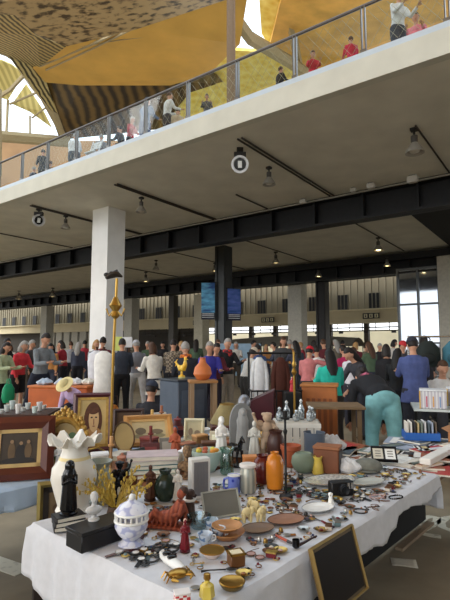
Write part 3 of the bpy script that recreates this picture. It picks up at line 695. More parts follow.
# ================================================================= tables
E1 = Vector((0.66, 0.751, 0)); E2 = Vector((-0.751, 0.66, 0)); TB = Vector((-0.048, 1.428, 0)); TA = math.atan2(0.751, 0.66)
def ts(s, t, z=0.762): return TB + E1 * s + E2 * t + Vector((0, 0, z))
def st(p): d = Vector((p[0], p[1], 0)) - TB; return d.dot(E1), d.dot(E2)
L1, W1 = 1.95, 1.02
def table(label, org, ang, L, Wd, h, top_m, leg_m, name='market_table', skirt=None, th=0.025, shade_end=False):
    t = thing(name, label, 'table', org, ang)
    m = MB(); m.box((L / 2, Wd / 2, h - th / 2), (L, Wd, th)); m.build('tabletop', top_m, t)
    for x in (0.06, L - 0.06):
        for y in ((0.56, Wd - 0.06) if skirt else (0.06, Wd - 0.06)):
            m = MB(); m.box((x, y, (h - th) / 2), (0.045, 0.045, h - th)); m.build('leg', leg_m, t)
    if skirt:
        m = MB(); m.box((L / 2, 0.5, (h - th) / 2 + .005), (L - 0.02, 0.01, h - th - .03)); m.box((0.1 if shade_end else L - .02, .5 + (Wd - .5) / 2 if not shade_end else Wd / 2, (h - th) / 2 + .005), (0.01, Wd - (.2 if shade_end else .55), h - th - .03)); m.build('under_shade', skirt, t)  # near-black panels added to stand in for the shade under the table
    return t
def drape(label, org, ang, L, Wd, h, drops, mt, name='tablecloth', fold=0.02, seed=1, wl=0.16, n=(84, 63)):
    """cloth lying on a table; drops = functions/values for x-, x+, y-, y+ sides"""
    rr = random.Random(seed); ph = [rr.random() * 6 for _ in range(8)]
    d = [(f if callable(f) else (lambda q, f=f: f)) for f in drops]
    def fn(a, b):
        # a,b in 0..1; the outer fifth of each axis hangs over the edge
        e = 1 / 7
        x = (a - e) / (1 - 2 * e) * L; y = (b - e) / (1 - 2 * e) * Wd
        cx, cy = min(max(x, 0), L), min(max(y, 0), Wd)
        ex = max(0, (e - a) / e) * d[0](cy / Wd) if a < e else max(0, (a - 1 + e) / e) * d[1](cy / Wd)
        ey = max(0, (e - b) / e) * d[2](cx / L) if b < e else max(0, (b - 1 + e) / e) * d[3](cx / L)
        dr = max(ex, ey)
        ux = (-1 if a < e else 1) * (ex > 0); uy = (-1 if b < e else 1) * (ey > 0)
        along = cx * (ey > 0) + cy * (ex > 0) + (ux * 0.1)
        wv = math.sin(along / wl * 2 * PI + ph[0]) * 0.6 + math.sin(along / wl * 3.7 * PI + ph[1]) * 0.4
        out = 0.016 + (0.5 + 0.5 * wv) * fold * min(1, dr / 0.12) if dr > 0 else 0
        z = h + 0.0042 - (dr if dr > 0 else 0) + (0.0025 * math.sin(cx * 19 + ph[2]) * math.sin(cy * 23 + ph[3]) if dr == 0 else 0)
        return (cx + ux * out, cy + uy * out, z)
    m = MB(); m.grid(n[0], n[1], fn)
    o = m.build(name, mt, None, True, org, (0, 0, ang)); k = o.modifiers.new('s', 'SOLIDIFY'); k.thickness = 0.003; k.offset = 1
    for p in o.data.polygons: p.use_smooth = True
    return tag(o, label, 'tablecloth')
table('long trestle table with black shade panels below that carries most of the trinkets', TB, TA, L1, W1, 0.75, MID_WOOD, STEEL_DARK, skirt=mat((10, 10, 11), 0.9), shade_end=True)
drape('white cloth over the long trinket table, hanging with soft folds', TB, TA, L1, W1, 0.75, (lambda q: 0.46 - 0.26 * q, 0.2, lambda q: (0.15 if q < .6 else .15 - (q - .6) * .9 if q < .68 else .078) + 0.014 * math.sin(q * 23) + .012 * math.sin(q * 9), 0.12), WHITE_CLOTH, seed=3)
table('plain plank table behind the trinket table holding statues and books', ts(0.72, 1.12, 0), TA, 1.28, 0.58, 0.75, MID_WOOD, DARK_WOOD)
table('low table with picture frames behind the ruffled vase', ts(-.25, 1.76, 0), TA, 2.45, 1.0, 0.70, LIGHT_WOOD, DARK_WOOD)
drape('pale blue cloth hanging off the picture frame table', ts(-.25, 1.76, 0), TA, 2.45, 1.0, 0.705, (0.42, 0.1, 0.12, 0.1), mat((176, 194, 214), 0.85, var=0.08, scale=10), seed=5, fold=0.05, wl=0.2)
table('magazine table past the end of the trinket table', ts(2.02, 0.04, 0), TA, 1.3, 0.6, 0.69, MID_WOOD, DARK_WOOD, skirt=mat((24, 22, 20), 0.9))
table('small newspaper table between magazine table and wooden counter', ts(2.03, .68, 0), TA, .47, .58, 0.69, MID_WOOD, DARK_WOOD)
table('pale stall table of plastic storage boxes', Vector((2.15, 5.5, 0)), -R(18), 1.7, 0.7, 0.80, mat((206, 214, 212), 0.5), STEEL_DARK)
table('table with small white crockery behind the dark framed painting', Vector((-3.3, 5.5, 0)), R(6), 1.25, 0.6, 0.72, DARK_WOOD, DARK_WOOD)
table('rough wooden counter before the woman in turquoise', Vector((0.9, 5.2, 0)), R(-6), 0.6, 0.5, 0.86, mat((122, 98, 70), 0.7, var=0.3), mat((104, 84, 60), 0.7))
ZT = 0.7605
def on1(px, py): 
    p = at(px, py, ZT); return p

# ================================================================= small builders
def frame_thing(name, label, cat, loc, rot, w, h, bw, fm, pic_mats, pic_fn=None, inner=None, depth=0.03, group=None):
    """framed picture standing on its lower edge, face towards -y"""
    t = thing(name, label, cat, loc, 0, group, rot=rot)
    def ring(w0, h0, b, d, z0, m_, nm):
        m = MB()
        o_ = [(-w0 / 2, 0), (w0 / 2, 0), (w0 / 2, h0), (-w0 / 2, h0)]; i_ = [(-w0 / 2 + b, b), (w0 / 2 - b, b), (w0 / 2 - b, h0 - b), (-w0 / 2 + b, h0 - b)]
        mid = [((p[0] + q[0]) / 2, (p[1] + q[1]) / 2) for p, q in zip(o_, i_)]
        for k in range(4):
            j = (k + 1) % 4
            vs = []
            for (P, yy) in ((o_, 0), (o_, -d * .6), (mid, -d), (i_, -d * .55), (i_, 0)):
                vs += [(P[k][0], yy, P[k][1] + z0), (P[j][0], yy, P[j][1] + z0)]
            fs = [(2 * a, 2 * a + 1, 2 * ((a + 1) % 5) + 1, 2 * ((a + 1) % 5)) for a in range(5)]
            m.add(vs, fs)
        m.build(nm, m_, t, True)
    ring(w, h, bw, depth, 0, fm, 'frame')
    b = bw
    if inner:
        b = bw + inner[0]; 
        m = MB(); 
        o_ = (w / 2 - bw, bw, h - bw)
        for c, d in (((0, -depth * .3, bw + inner[0] / 2), (w - 2 * bw, depth * .4, inner[0])), ((0, -depth * .3, h - bw - inner[0] / 2), (w - 2 * bw, depth * .4, inner[0])), ((-w / 2 + bw + inner[0] / 2, -depth * .3, h / 2), (inner[0], depth * .4, h - 2 * bw)), ((w / 2 - bw - inner[0] / 2, -depth * .3, h / 2), (inner[0], depth * .4, h - 2 * bw))): m.box(c, d)
        m.build('inner_border', inner[1], t)
    m = MB(); m.box((0, -0.006, h / 2), (w - 2 * b + .002, 0.006, h - 2 * b + .002))
    if pic_fn: pic_fn(m, w - 2 * b, h - 2 * b, h / 2)
    m.build('picture', pic_mats, t, False)
    m = MB(); m.box((0, 0.004, h / 2), (w * .96, 0.006, h * .96)); m.build('backing_board', mat((110, 86, 60), 0.8), t)
    return t
def lathe_thing(name, label, cat, loc, prof, m_, s=1.0, seg=28, mod=None, extra=None, rotz=0, group=None, parts=(), sy=1):
    """turned vessel; parts: (name, profile, material)"""
    t = thing(name, label, cat, loc, rotz, group)
    mb = MB(); mb.lathe([(r * s, z * s) for r, z in prof], seg, mod=mod, sy=sy); mb.build('body', m_, t)
    for nm, pr, mm in parts:
        mb = MB(); mb.lathe([(r * s, z * s) for r, z in pr], seg, sy=sy); mb.build(nm, mm, t)
    if extra: extra(t, s)
    return t
def handle(t, s, m_, x, z0, z1, out, r=0.006, name='handle'):
    mb = MB(); mb.tube([(x * .96, 0, z0), (x + out * .8, 0, z0 + (z1 - z0) * .1), (x + out, 0, (z0 + z1) / 2), (x + out * .8, 0, z0 + (z1 - z0) * .9), (x * .96, 0, z1)], r, 8); mb.build(name, m_, t)
def solid(name, label, cat, loc, mb, m_, rotz=0, group=None, smooth=True, rot=None):
    o = mb.build(name, m_, None, smooth, loc, rot if rot is not None else (0, 0, rotz)); return tag(o, label, cat, group)

def figurine(name, label, cat, loc, h, m_, style, rotz=0, base=None, hairm=None, extra=None, group=None):
    t = thing(name, label, cat, loc, rotz, group); z0 = 0.0
    if base:
        z0 = h * 0.07; mb = MB(); mb.lathe([(h * .17, 0), (h * .17, h * .03), (h * .14, h * .045), (h * .14, z0)], 20); mb.build('base', base, t)
    H = h - z0; B = MB(); B.X = Matrix.Translation((0, 0, z0 - .001)) @ Matrix.Diagonal((H, H, H, 1))
    if style == 'robed':
        B.lathe([(.17, 0), (.175, .02), (.15, .2), (.12, .42), (.105, .55), (.125, .68), (.12, .74), (.05, .80), (.045, .83)], 26, mod=lambda a, i, r, z: (r * (1 + .09 * math.sin(a * 7) * (z < .6)), z), sy=.8)
        B.ball((0, -.01, .9), (.062, .07, .085), 12, 8)
        for s in (-1, 1): B.tube([(.12 * s, 0, .72), (.15 * s, -.05, .56), (.03 * s, -.13, .60)], [.04, .038, .028], 8)
    elif style == 'veiled':
        B.lathe([(.16, 0), (.17, .02), (.15, .3), (.13, .6), (.14, .72), (.10, .82), (.10, .9), (.075, .97), (.02, 1.0)], 26, mod=lambda a, i, r, z: (r * (1 + .07 * math.sin(a * 9) * (z < .8)), z), sy=.8)
        B.ball((0, -.06, .89), (.055, .05, .07), 12, 8)
        for s in (-1, 1): B.tube([(.12 * s, -.02, .70), (.13 * s, -.1, .55), (.0, -.15, .62)], [.045, .04, .03], 8)
    elif style == 'cherub':
        B.ball((0, 0, .42), (.13, .11, .16)); B.ball((0, 0, .60), (.12, .10, .13)); B.ball((0, -.02, .82), (.10, .10, .11)); B.tube([(0, 0, .65), (0, 0, .76)], .05, 8)
        for k in range(9): B.ball((.09 * math.cos(k * .7), .09 * math.sin(k * .7) + .02, .88), .035, 8, 6)
        for s in (-1, 1):
            B.tube([(.07 * s, 0, .36), (.10 * s, -.05, .18), (.08 * s, 0.02, .03), (.09 * s, -.06, .015)], [.075, .06, .04, .03], 8)
        B.tube([(-.11, 0, .66), (-.24, -.04, .70), (-.30, -.05, .86)], [.045, .04, .028], 8); B.tube([(.11, 0, .66), (.2, -.08, .58), (.1, -.16, .62)], [.045, .04, .028], 8)
        B.ball((-.31, -.05, .90), .04); B.lathe([(.13, 0), (.13, .03), (.1, .04)], 14)
        for s in (-1, 1): B.ball((.13 * s, .1, .62), (.1, .02, .13))
    elif style == 'bust':
        B.lathe([(.2, 0), (.2, .06), (.1, .1), (.09, .2), (.16, .26)], 20); B.ball((0, 0, .36), (.3, .17, .16)); B.tube([(0, 0, .4), (0, -.01, .62)], [.1, .085], 10); B.ball((0, -.02, .76), (.125, .15, .19), 14, 10); B.ball((0, .02, .80), (.145, .16, .18)); B.ball((0, -.17, .74), (.025, .03, .04))
    elif style == 'horse':
        B.tube([(-.30, 0, .56), (-.1, 0, .55), (.12, 0, .56), (.25, 0, .62)], [.12, .14, .13, .11], 12); B.tube([(.22, 0, .62), (.34, 0, .80), (.38, 0, .92)], [.1, .075, .06], 10); B.tube([(.36, 0, .92), (.46, 0, .88), (.54, 0, .80)], [.065, .05, .035], 10)
        for x, b in ((.24, .05), (-.3, -.06)):
            for s in (-1, 1): B.tube([(x, .07 * s, .5), (x + b * s, .075 * s, .28), (x + b * s * .2 - .02, .075 * s, .04), (x + b * s * .2 + .03, .075 * s, .02)], [.06, .035, .028, .03], 8)
        B.tube([(-.40, 0, .58), (-.48, 0, .45), (-.47, 0, .25)], [.035, .04, .015], 8)
        for s in (-1, 1): B.ball((.38, .03 * s, .98), (.015, .012, .035), 8, 6)
    elif style == 'elephant':
        B.ball((0, 0, .55), (.32, .2, .26)); B.ball((.34, 0, .66), (.17, .14, .18)); B.tube([(.46, 0, .64), (.56, 0, .46), (.56, 0, .25), (.62, 0, .16)], [.07, .055, .04, .03], 8)
        for x in (.2, -.2):
            for s in (-1, 1): B.tube([(x, .11 * s, .5), (x, .11 * s, .02)], [.09, .075], 10)
        for s in (-1, 1): B.ball((.28, .17 * s, .64), (.1, .03, .15)); B.tube([(.46, .06 * s, .56), (.58, .07 * s, .5)], [.02, .01], 6)
        B.tube([(-.31, 0, .6), (-.36, 0, .4)], [.02, .012], 6)
    elif style == 'dog':
        B.ball((0, 0.02, .25), (.2, .24, .25)); B.tube([(0, 0, .3), (0, -.03, .55), (0, -.05, .7)], [.17, .14, .1], 12); B.ball((0, -.08, .8), (.12, .14, .13)); B.tube([(0, -.15, .78), (0, -.26, .75)], [.07, .05], 8)
        for s in (-1, 1): B.tube([(.08 * s, -.1, .5), (.09 * s, -.14, .02), (.09 * s, -.2, .02)], [.06, .045, .04], 8); B.ball((.13 * s, -.05, .78), (.03, .05, .11)); B.ball((.16 * s, .0, .14), (.09, .16, .13))
    elif style == 'rooster':
        B.tube([(0, .25, .55), (0, .1, .42), (0, -.1, .42), (0, -.2, .6), (0, -.2, .8)], [.05, .15, .17, .11, .07], 12); B.ball((0, -.22, .87), (.07, .09, .08)); B.tube([(0, -.29, .86), (0, -.38, .84)], [.03, .008], 8)
        for k in range(4): B.tube([(0, .18, .5), (0, .32 + .03 * k, .66 + .02 * k), (0, .40 - .05 * k, .5 + .12 * k)], [.06, .045, .02], 8)
        B.lathe([(.18, 0), (.16, .05), (.06, .1), (.06, .35)], 16)
        for k in range(3): B.ball((0, -.26 + .05 * k, .96), (.02, .035, .04))
    elif style == 'reclining':
        B.tube([(-.42, 0, .16), (-.15, 0, .20), (.12, 0, .24), (.30, 0, .46), (.34, 0, .66)], [.10, .17, .19, .18, .10], 14)
        B.tube([(-.1, -.08, .2), (-.3, -.16, .38), (-.5, -.12, .12), (-.58, -.14, .06)], [.12, .10, .07, .05], 10)
        B.ball((.35, -.02, .82), (.105, .11, .13)); B.ball((.38, .03, .86), (.12, .12, .12))
        B.tube([(.42, -.12, .60), (.40, -.24, .40), (.18, -.24, .34)], [.075, .06, .04], 8); B.tube([(.32, .14, .58), (.42, .2, .3), (.4, .12, .06)], [.07, .06, .045], 8)
        B.prism([(-.6, -.26), (.52, -.26), (.52, .22), (-.6, .22)], .07)
        for k in range(6): B.tube([(-.35 + k * .12, -.17, .05), (-.3 + k * .12, -.15, .25), (-.22 + k * .11, -.05, .36)], [.03, .025, .015], 6)
    me = fuse(B, [m_], h / 85, 'body', 1)
    put('figure', me, t)
    if hairm:
        mb = MB(); mb.X = B.X
        if style == 'robed': mb.ball((0, .012, .92), (.07, .075, .08), 12, 8); mb.tube([(0, .03, .92), (0, .07, .78), (0, .08, .66)], [.06, .06, .03], 8)
        elif style == 'reclining': mb.ball((.39, .04, .88), (.125, .125, .12), 12, 8)
        elif style == 'rooster': mb.ball((0, -.24, .99), (.02, .08, .05), 10, 6)
        mb.build('hair' if style != 'rooster' else 'comb', hairm, t)
    if extra: extra(t, h)
    return t
def book(name, label, loc, w, d, h, cover, rot, pages=(222, 214, 196), cat='book', group=None):
    t = thing(name, label, cat, loc, 0, group, rot=rot)
    m = MB(); m.box((0, 0, h * .06), (w, d, h * .12)); m.box((0, 0, h * .94), (w, d, h * .12)); m.box((-w / 2 + h * .05, 0, h / 2), (h * .1, d, h)); m.build('cover', mat(cover, 0.5, var=0.15, scale=20), t, False)
    m = MB(); m.box((h * .04, 0, h / 2), (w * .96, d * .96, h * .76)); m.build('page_block', mat(pages, 0.8), t, False)
    return t
def plate(name, label, loc, r, m_, rimm=None, sy=1.0, rotz=0, h=0.014, cat='plate', group=None, tilt=None):
    t = thing(name, label, cat, loc, rotz, group, rot=tilt)
    mb = MB(); mb.lathe([(r * .5, 0), (r * .62, h * .15), (r * .99, h * .95), (r, h), (r * .97, h * 1.02), (r * .66, h * .4), (r * .6, h * .32), (r * .02, h * .3)], 36, sy=sy); mb.build('dish', m_, t)
    mb = MB(); mb.tube([(r * .985 * math.cos(a * PI / 20), r * .985 * math.sin(a * PI / 20) * sy, h) for a in range(40)], r * .02, 6, closed=True); mb.build('rim', rimm or m_, t)
    return t
# ================================================================= tall things along the back of the trinket table
def vmod_ruffle(n, amp, first):
    return lambda a, i, r, z: (r * (1 + amp * math.sin(a * n)) if i >= first else r, z + (r * .22 * math.sin(a * n + 1.2) if i >= first else 0))
p = on1(73, 511)
lathe_thing('ruffled_vase', 'tall cream white porcelain vase with ruffled shell rim behind black veiled figure', 'vase', p,
    [(.075, 0), (.08, .01), (.07, .03), (.085, .08), (.105, .15), (.10, .20), (.07, .24), (.058, .275), (.06, .30), (.085, .318), (.115, .328), (.113, .334), (.05, .30)], mat((226, 220, 208), 0.3, var=0.06), 0.97, 48, vmod_ruffle(8, .10, 9),
    parts=[('cream_band', [(.0715, .238), (.0725, .24), (.0605, .262), (.0595, .266)], mat((226, 206, 150), 0.35))]); land(p, .08, 'ruffled white vase')
p = on1(68, 528)
figurine('veiled_figurine', 'glossy black veiled figurine standing on black and white striped books', 'figurine', p + Vector((0, 0, .058)), 0.215, mat((16, 16, 18), 0.2, var=0.3), 'veiled', R(20), BLACK_GLOSS); land(p, .07, 'striped books')
for k in range(3):
    book('striped_book', ('flat black book with white page edges, lowest under the veiled figurine', 'middle black book under the black veiled figurine', 'topmost black book, directly under the black veiled figurine')[k], p + Vector((0, 0, .002 + .0185 * k)), .115, .085, .018, (24, 24, 26), (0, 0, R(24 + 6 * k)), group='black books under the figurine')
p = on1(97, 542)
t = thing('black_box', 'long matt black wooden box below the golden dried branches', 'box', p, R(48)); land(p, .1, 'long black box')
m = MB(); m.rbox((0, 0, .03), (.20, .11, .06), .06); m.build('body', mat((26, 25, 26), 0.45, var=0.15), t)
m = MB(); m.rbox((0, 0, .066), (.205, .115, .012), .1); m.build('lid', mat((34, 33, 34), 0.35), t)
figurine('plaster_bust', 'grey white plaster bust standing on the long black box', 'bust', p + Vector((-.02, .02, .0735)), 0.11, mat((192, 190, 186), 0.7), 'bust', R(30))
p = on1(99, 503) + Vector((0, 0, 0))
def rose(t, s):
    for k, (a, b, c) in enumerate(((-.02, -.062, .07), (.012, -.066, .066), (-.004, -.058, .085))):
        m = MB(); m.ball((a, b, c), (.019, .014, .017), 12, 8, lambda q: q * (1 + .12 * math.sin(6 * math.atan2(q.z, q.x)))); m.build('rose', mat((214, 140, 136), 0.5), t)
lathe_thing('rose_urn', 'grey green ceramic urn with pink roses beside ruffled white vase', 'vase', p, [(.045, 0), (.05, .01), (.03, .03), (.055, .06), (.066, .10), (.05, .14), (.042, .17), (.06, .195), (.057, .198), (.035, .17)], mat((150, 154, 140), 0.4, var=0.2), 1.0, extra=rose); land(p, .06, 'rose urn')
# golden dried branches in a low pot
p = on1(115, 519)
t = thing('dried_branches', 'spray of golden dried branches in small brown pot behind white tureen', 'dried plant', p); land(p, .06, 'golden branches')
m = MB(); m.lathe([(.028, 0), (.036, .03), (.03, .055), (.026, .05)], 16); m.build('pot', mat((84, 60, 40), 0.5), t)
rr = random.Random(4); m = MB()
for k in range(46):
    a = rr.uniform(-1.2, 1.2); b = rr.uniform(-.5, .5); ln = rr.uniform(.09, .20)
    d = Vector((math.sin(a) * 1.0, math.sin(b), math.cos(a) * .95)).normalized()
    e = Vector((0, 0, .05)) + d * ln
    m.tube([(0, 0, .04), Vector((0, 0, .05)) + d * ln * .5 + Vector((0, 0, .01)), e], [.0022, .002, .0012], 5)
    for q in range(4): m.ball(Vector((0, 0, .05)) + d * ln * (.55 + .14 * q) + Vector((rr.uniform(-.01, .01), rr.uniform(-.01, .01), rr.uniform(-.004, .008))), (.005, .005, .010), 6, 5)
m.build('foliage', mat((186, 156, 66), 0.5, var=0.35, scale=60), t)
p = on1(119, 500)
figurine('black_cherub', 'glossy black cherub figurine beside the stack of old books', 'figurine', p, 0.2, mat((18, 20, 24), 0.15), 'cherub', R(200), BLACK_GLOSS); land(p, .06, 'black cherub')
# openwork porcelain tureen
p = on1(131, 545)
t = thing('porcelain_tureen', 'white openwork porcelain tureen with blue tinted flowers and lid', 'tureen', p); land(p, .07, 'white tureen')
TUR = mat((222, 222, 230), 0.25, kind='voronoi', rgb2=(170, 174, 206), var=0.1, scale=42, thr=0.62)
m = MB(); m.lathe([(.035, 0), (.05, .006), (.028, .022), (.05, .045), (.062, .07), (.058, .088), (.05, .085)], 30); m.build('bowl', TUR, t)
m = MB(); m.torus((0, 0, .092), .060, .006, 30, 8)
for k in range(18): a = k * PI / 9; m.tube([(.059 * math.cos(a), .059 * math.sin(a), .09), (.06 * math.cos(a), .06 * math.sin(a), .118)], .0042, 6)
m.torus((0, 0, .120), .061, .005, 30, 8); m.build('openwork_gallery', PORCELAIN, t)
m = MB(); m.lathe([(.064, .122), (.06, .128), (.045, .146), (.02, .158), (.012, .165)], 30); ld = m.build('lid', TUR, t); m = MB(); m.ball((0, 0, .173), (.012, .012, .014)); m.build('lid_knob', PORCELAIN, ld)
# stack of old books
p = on1(152, 475); 
for k, (c, nm, sc, a, tl) in enumerate((((150, 84, 40), 'tan brown', 1.05, 4, 0), ((170, 190, 176), 'pale green', 1.0, -3, 0), ((30, 104, 108), 'dark teal', 1.02, 2, 0), ((206, 200, 192), 'cream white', 1.0, 5, 0), ((196, 178, 178), 'dusty pink', 1.1, -2, 0))):
    book('old_book', '%s old book in the stack next to the black cherub, %s' % (nm, ('at the bottom', 'second from the bottom', 'in the middle', 'second from the top', 'on the very top')[k]), p + Vector((0, 0, .001 + k * .0245)), .27 * sc, .18, .024, c, (0, 0, R(12 + a)), group='stack of old books')
land(p, .14, 'stack of old books')
# dark jars and figures round the terracotta sculpture
p = on1(168, 526)
figurine('reclining_sculpture', 'rust red reclining terracotta sculpture with dark brown hair on the white cloth', 'sculpture', p, 0.165, mat((164, 82, 52), 0.6, kind='wave', rgb2=(126, 56, 36), var=0.4, scale=14), 'reclining', R(-16), hairm=mat((66, 42, 30), 0.6)); land(p, .1, 'reclining terracotta sculpture')
p = on1(188, 522); figurine('bear_sculpture', 'dark brown carved bear with white collar beside reclining sculpture', 'sculpture', p, 0.15, mat((62, 42, 32), 0.6, var=0.3), 'dog', R(60), extra=lambda t, h: (lambda m: m.build('white_collar', mat((226, 220, 210), .5), t))((lambda m: (m.torus((0, -.006, h * .62), .022, .006, 18, 6), m)[1])(MB()))); land(p, .06, 'carved bear')
p = on1(150, 500); figurine('brown_figurine', 'dark brown carved wooden figurine behind the terracotta sculpture', 'figurine', p, 0.17, mat((92, 56, 38), 0.5, var=0.3), 'robed', R(10), DARK_WOOD)
p = on1(165, 500); lathe_thing('dark_green_vase', 'squat dark green glazed vase behind the terracotta sculpture', 'vase', p, [(.03, 0), (.045, .02), (.055, .06), (.045, .10), (.024, .125), (.032, .145), (.029, .146), (.02, .125)], mat((40, 52, 40), 0.2, var=0.3))
p = on1(178, 502); figurine('white_robed_figurine', 'white and brown robed figurine next to the dark green vase', 'figurine', p, 0.16, mat((206, 198, 186), 0.4, var=0.2), 'robed', R(-20), mat((90, 60, 40), .5), mat((90, 56, 40), .6))
p = on1(130, 503); lathe_thing('copper_goblet', 'tarnished copper goblet between golden branches and brown figurine', 'goblet', p, [(.03, 0), (.03, .005), (.006, .015), (.006, .06), (.03, .075), (.034, .12), (.031, .12), (.026, .08)], mat((120, 66, 44), 0.35, 0.7))
p = at(175, 462, ZT)
figurine('gnome_figurine', 'terracotta garden figurine with blue hood at the end of the old books', 'figurine', p, 0.23, mat((170, 84, 52), 0.6), 'robed', R(-10), hairm=mat((58, 70, 92), 0.5)); land(p, .08, 'hooded garden figurine')
p = on1(187, 478)
figurine('carved_owl', 'mottled brown carved owl between hooded garden figurine and white box', 'figurine', p, 0.19, mat((150, 118, 82), 0.7, kind='voronoi', rgb2=(78, 56, 40), var=0.3, scale=60), 'bust', R(5))
# white standing box / grey front
p = on1(199, 497)
t = thing('white_case', 'white upright case with grey ribbed front on the trinket table', 'case', p, R(22)); land(p, .07, 'white upright case')
m = MB(); m.rbox((0, 0, .095), (.10, .055, .19), .06); m.build('case_body', mat((222, 218, 210), 0.5), t)
m = MB(); m.box((0.0, -.029, .095), (.074, .004, .16)); 
for k in range(9): m.box((-.032 + k * .008, -.032, .095), (.003, .004, .15))
m.build('ribbed_front', mat((128, 124, 124), 0.5), t)
# celadon bowl with fruit-coloured rim
p = on1(207, 470)
def fruit(t, s):
    for k in range(7):
        a = k * .9; m = MB(); m.ball((.055 * math.cos(a), .045 * math.sin(a), .117), (.018, .018, .013), 10, 6); m.build('painted_fruit', mat(((214, 140, 50), (206, 190, 70), (180, 90, 60))[k % 3], .5), t)
lathe_thing('celadon_bowl', 'big pale celadon bowl with painted fruit rim', 'bowl', p, [(.05, 0), (.055, .012), (.075, .04), (.092, .09), (.098, .118), (.094, .119), (.086, .09), (.06, .03), (.01, .02)], mat((186, 204, 192), 0.3, var=0.06), 1.0, extra=fruit); land(p, .1, 'celadon bowl')
p = on1(227, 474); lathe_thing('glass_vase', 'clear greenish glass vase between celadon bowl and white statuette', 'vase', p, [(.03, 0), (.04, .01), (.04, .08), (.03, .12), (.045, .15), (.043, .15), (.027, .12), (.036, .015)], glass((196, 222, 214), .16)); land(p, .05, 'greenish glass vase')
p = on1(223, 468) + Vector((-.01, .09, 0)); figurine('porcelain_statuette', 'tall glossy white porcelain lady statuette behind the celadon bowl', 'figurine', p, 0.30, PORCELAIN, 'robed', R(25), PORCELAIN, PORCELAIN); land(p, .07, 'white lady statuette')
p = on1(236, 468) + Vector((.0, .03, 0)); figurine('black_cat_statuette', 'slender black rearing horse statuette beside the white lady statuette', 'figurine', p, 0.20, BLACK_GLOSS, 'horse', R(-60), BLACK_GLOSS)
p = at(244, 462, ZT) + Vector((0, .2, 0)); t = thing('niche_madonna', 'grey stone hooded figure in an arched niche behind the white lady', 'statue', p, R(12)); GST = mat((128, 128, 126), 0.7, var=0.2)
m = MB(); m.lathe([(.1, 0), (.1, .03), (.085, .04)], 20, sy=.7); m.build('base', GST, t)
m = MB(); m.prism([(-.085, .035), (.085, .035)] + [(.085 * math.cos(a * PI / 12), .22 + .13 * math.sin(a * PI / 12)) for a in range(13)], .03, 'y', .02); m.build('arched_niche', GST, t)
m = MB(); m.X = Matrix.Diagonal((.3, .3, .3, 1)); m.lathe([(.16, .11), (.17, .13), (.15, .4), (.13, .66), (.14, .78), (.10, .88), (.10, .96), (.075, 1.03), (.02, 1.06)], 24, sy=.75, mod=lambda a, i, r, z: (r * (1 + .07 * math.sin(a * 9)), z)); m.ball((0, -.06, .95), (.055, .05, .07)); m.build('figure', mat((150, 150, 148), .7, var=.2), t)
p = at(246, 452, ZT) + Vector((.0, .32, 0)); figurine('silver_bust', 'tarnished silver bust with hat brim, tallest behind the arched niche', 'bust', p, 0.38, mat((136, 136, 140), 0.35, 0.6, var=0.3, scale=30), 'bust', R(-15), STEEL_DARK)
p = on1(255, 462) + Vector((.0, .05, 0)); figurine('draped_marble_statue', 'draped white marble statue next to the beige cherub', 'statue', p, 0.26, mat((204, 202, 192), 0.5), 'robed', R(-8), mat((190, 188, 180), .5)); land(p, .07, 'draped marble statue')
p = on1(268, 461) + Vector((.0, .05, 0)); figurine('beige_cherub', 'beige stone cherub with raised arm behind the orange vase', 'statue', p, 0.33, mat((176, 150, 124), 0.7, var=0.2), 'cherub', R(8), mat((150, 128, 104), .7)); land(p, .08, 'beige cherub')
# jars and vases in the middle
p = on1(251, 478) + Vector((0, .06, 0)); t = thing('orange_box', 'small orange wooden box behind the white lidded jar', 'box', p, R(8)); m = MB(); m.rbox((0, 0, .05), (.085, .06, .10), .05); m.build('body', mat((196, 120, 62), .5), t); m = MB(); m.rbox((0, 0, .105), (.088, .064, .012), .1); m.build('lid', mat((206, 136, 80), .5), t)
p = on1(248, 492); lathe_thing('lidded_jar', 'silvery patterned jar with flat white lid next to blue mug', 'jar', p, [(.036, 0), (.042, .01), (.042, .10), (.034, .118), (.034, .125)], mat((150, 152, 142), 0.3, 0.3, kind='stripe', rgb2=(196, 192, 176), var=.3, scale=12), 1.0, parts=[('lid', [(.042, .125), (.044, .128), (.044, .138), (.04, .142), (.002, .143)], mat((230, 222, 214), .3))]); land(p, .05, 'white lidded jar')
p = on1(234, 493)
BLUE = mat((42, 54, 170), 0.25, kind='voronoi', rgb2=(120, 136, 214), var=.1, scale=40, thr=.35)
t = lathe_thing('blue_mug', 'cobalt blue mug with white rim before the white lidded jar', 'mug', p, [(.028, 0), (.031, .006), (.031, .085), (.033, .088), (.031, .09), (.028, .085), (.026, .01)], BLUE, 1.0, parts=[('rim', [(.0335, .086), (.034, .09), (.0325, .092), (.03, .088)], PORCELAIN)]); handle(t, 1, BLUE, -.031, .02, .075, -.022); land(p, .05, 'blue mug')
p = on1(263, 483); lathe_thing('maroon_jar', 'dark maroon glazed jar touching on the orange vase', 'jar', p, [(.035, 0), (.05, .02), (.056, .07), (.048, .12), (.03, .14), (.036, .15), (.033, .15), (.025, .13)], mat((92, 30, 26), 0.2, var=.25)); land(p, .06, 'maroon jar')
p = on1(275, 489); lathe_thing('orange_vase', 'bright orange glazed vase with domed shoulder beside the maroon jar', 'vase', p, [(.034, 0), (.041, .006), (.046, .05), (.046, .13), (.036, .165), (.02, .18), (.022, .19), (.019, .19), (.015, .178)], mat((206, 124, 34), 0.25, var=.2), 1.0, parts=[('dark_foot', [(.036, 0), (.0425, .004), (.0425, .008), (.036, .009)], mat((110, 60, 20), .3))]); land(p, .06, 'orange vase')
p = on1(286, 497)
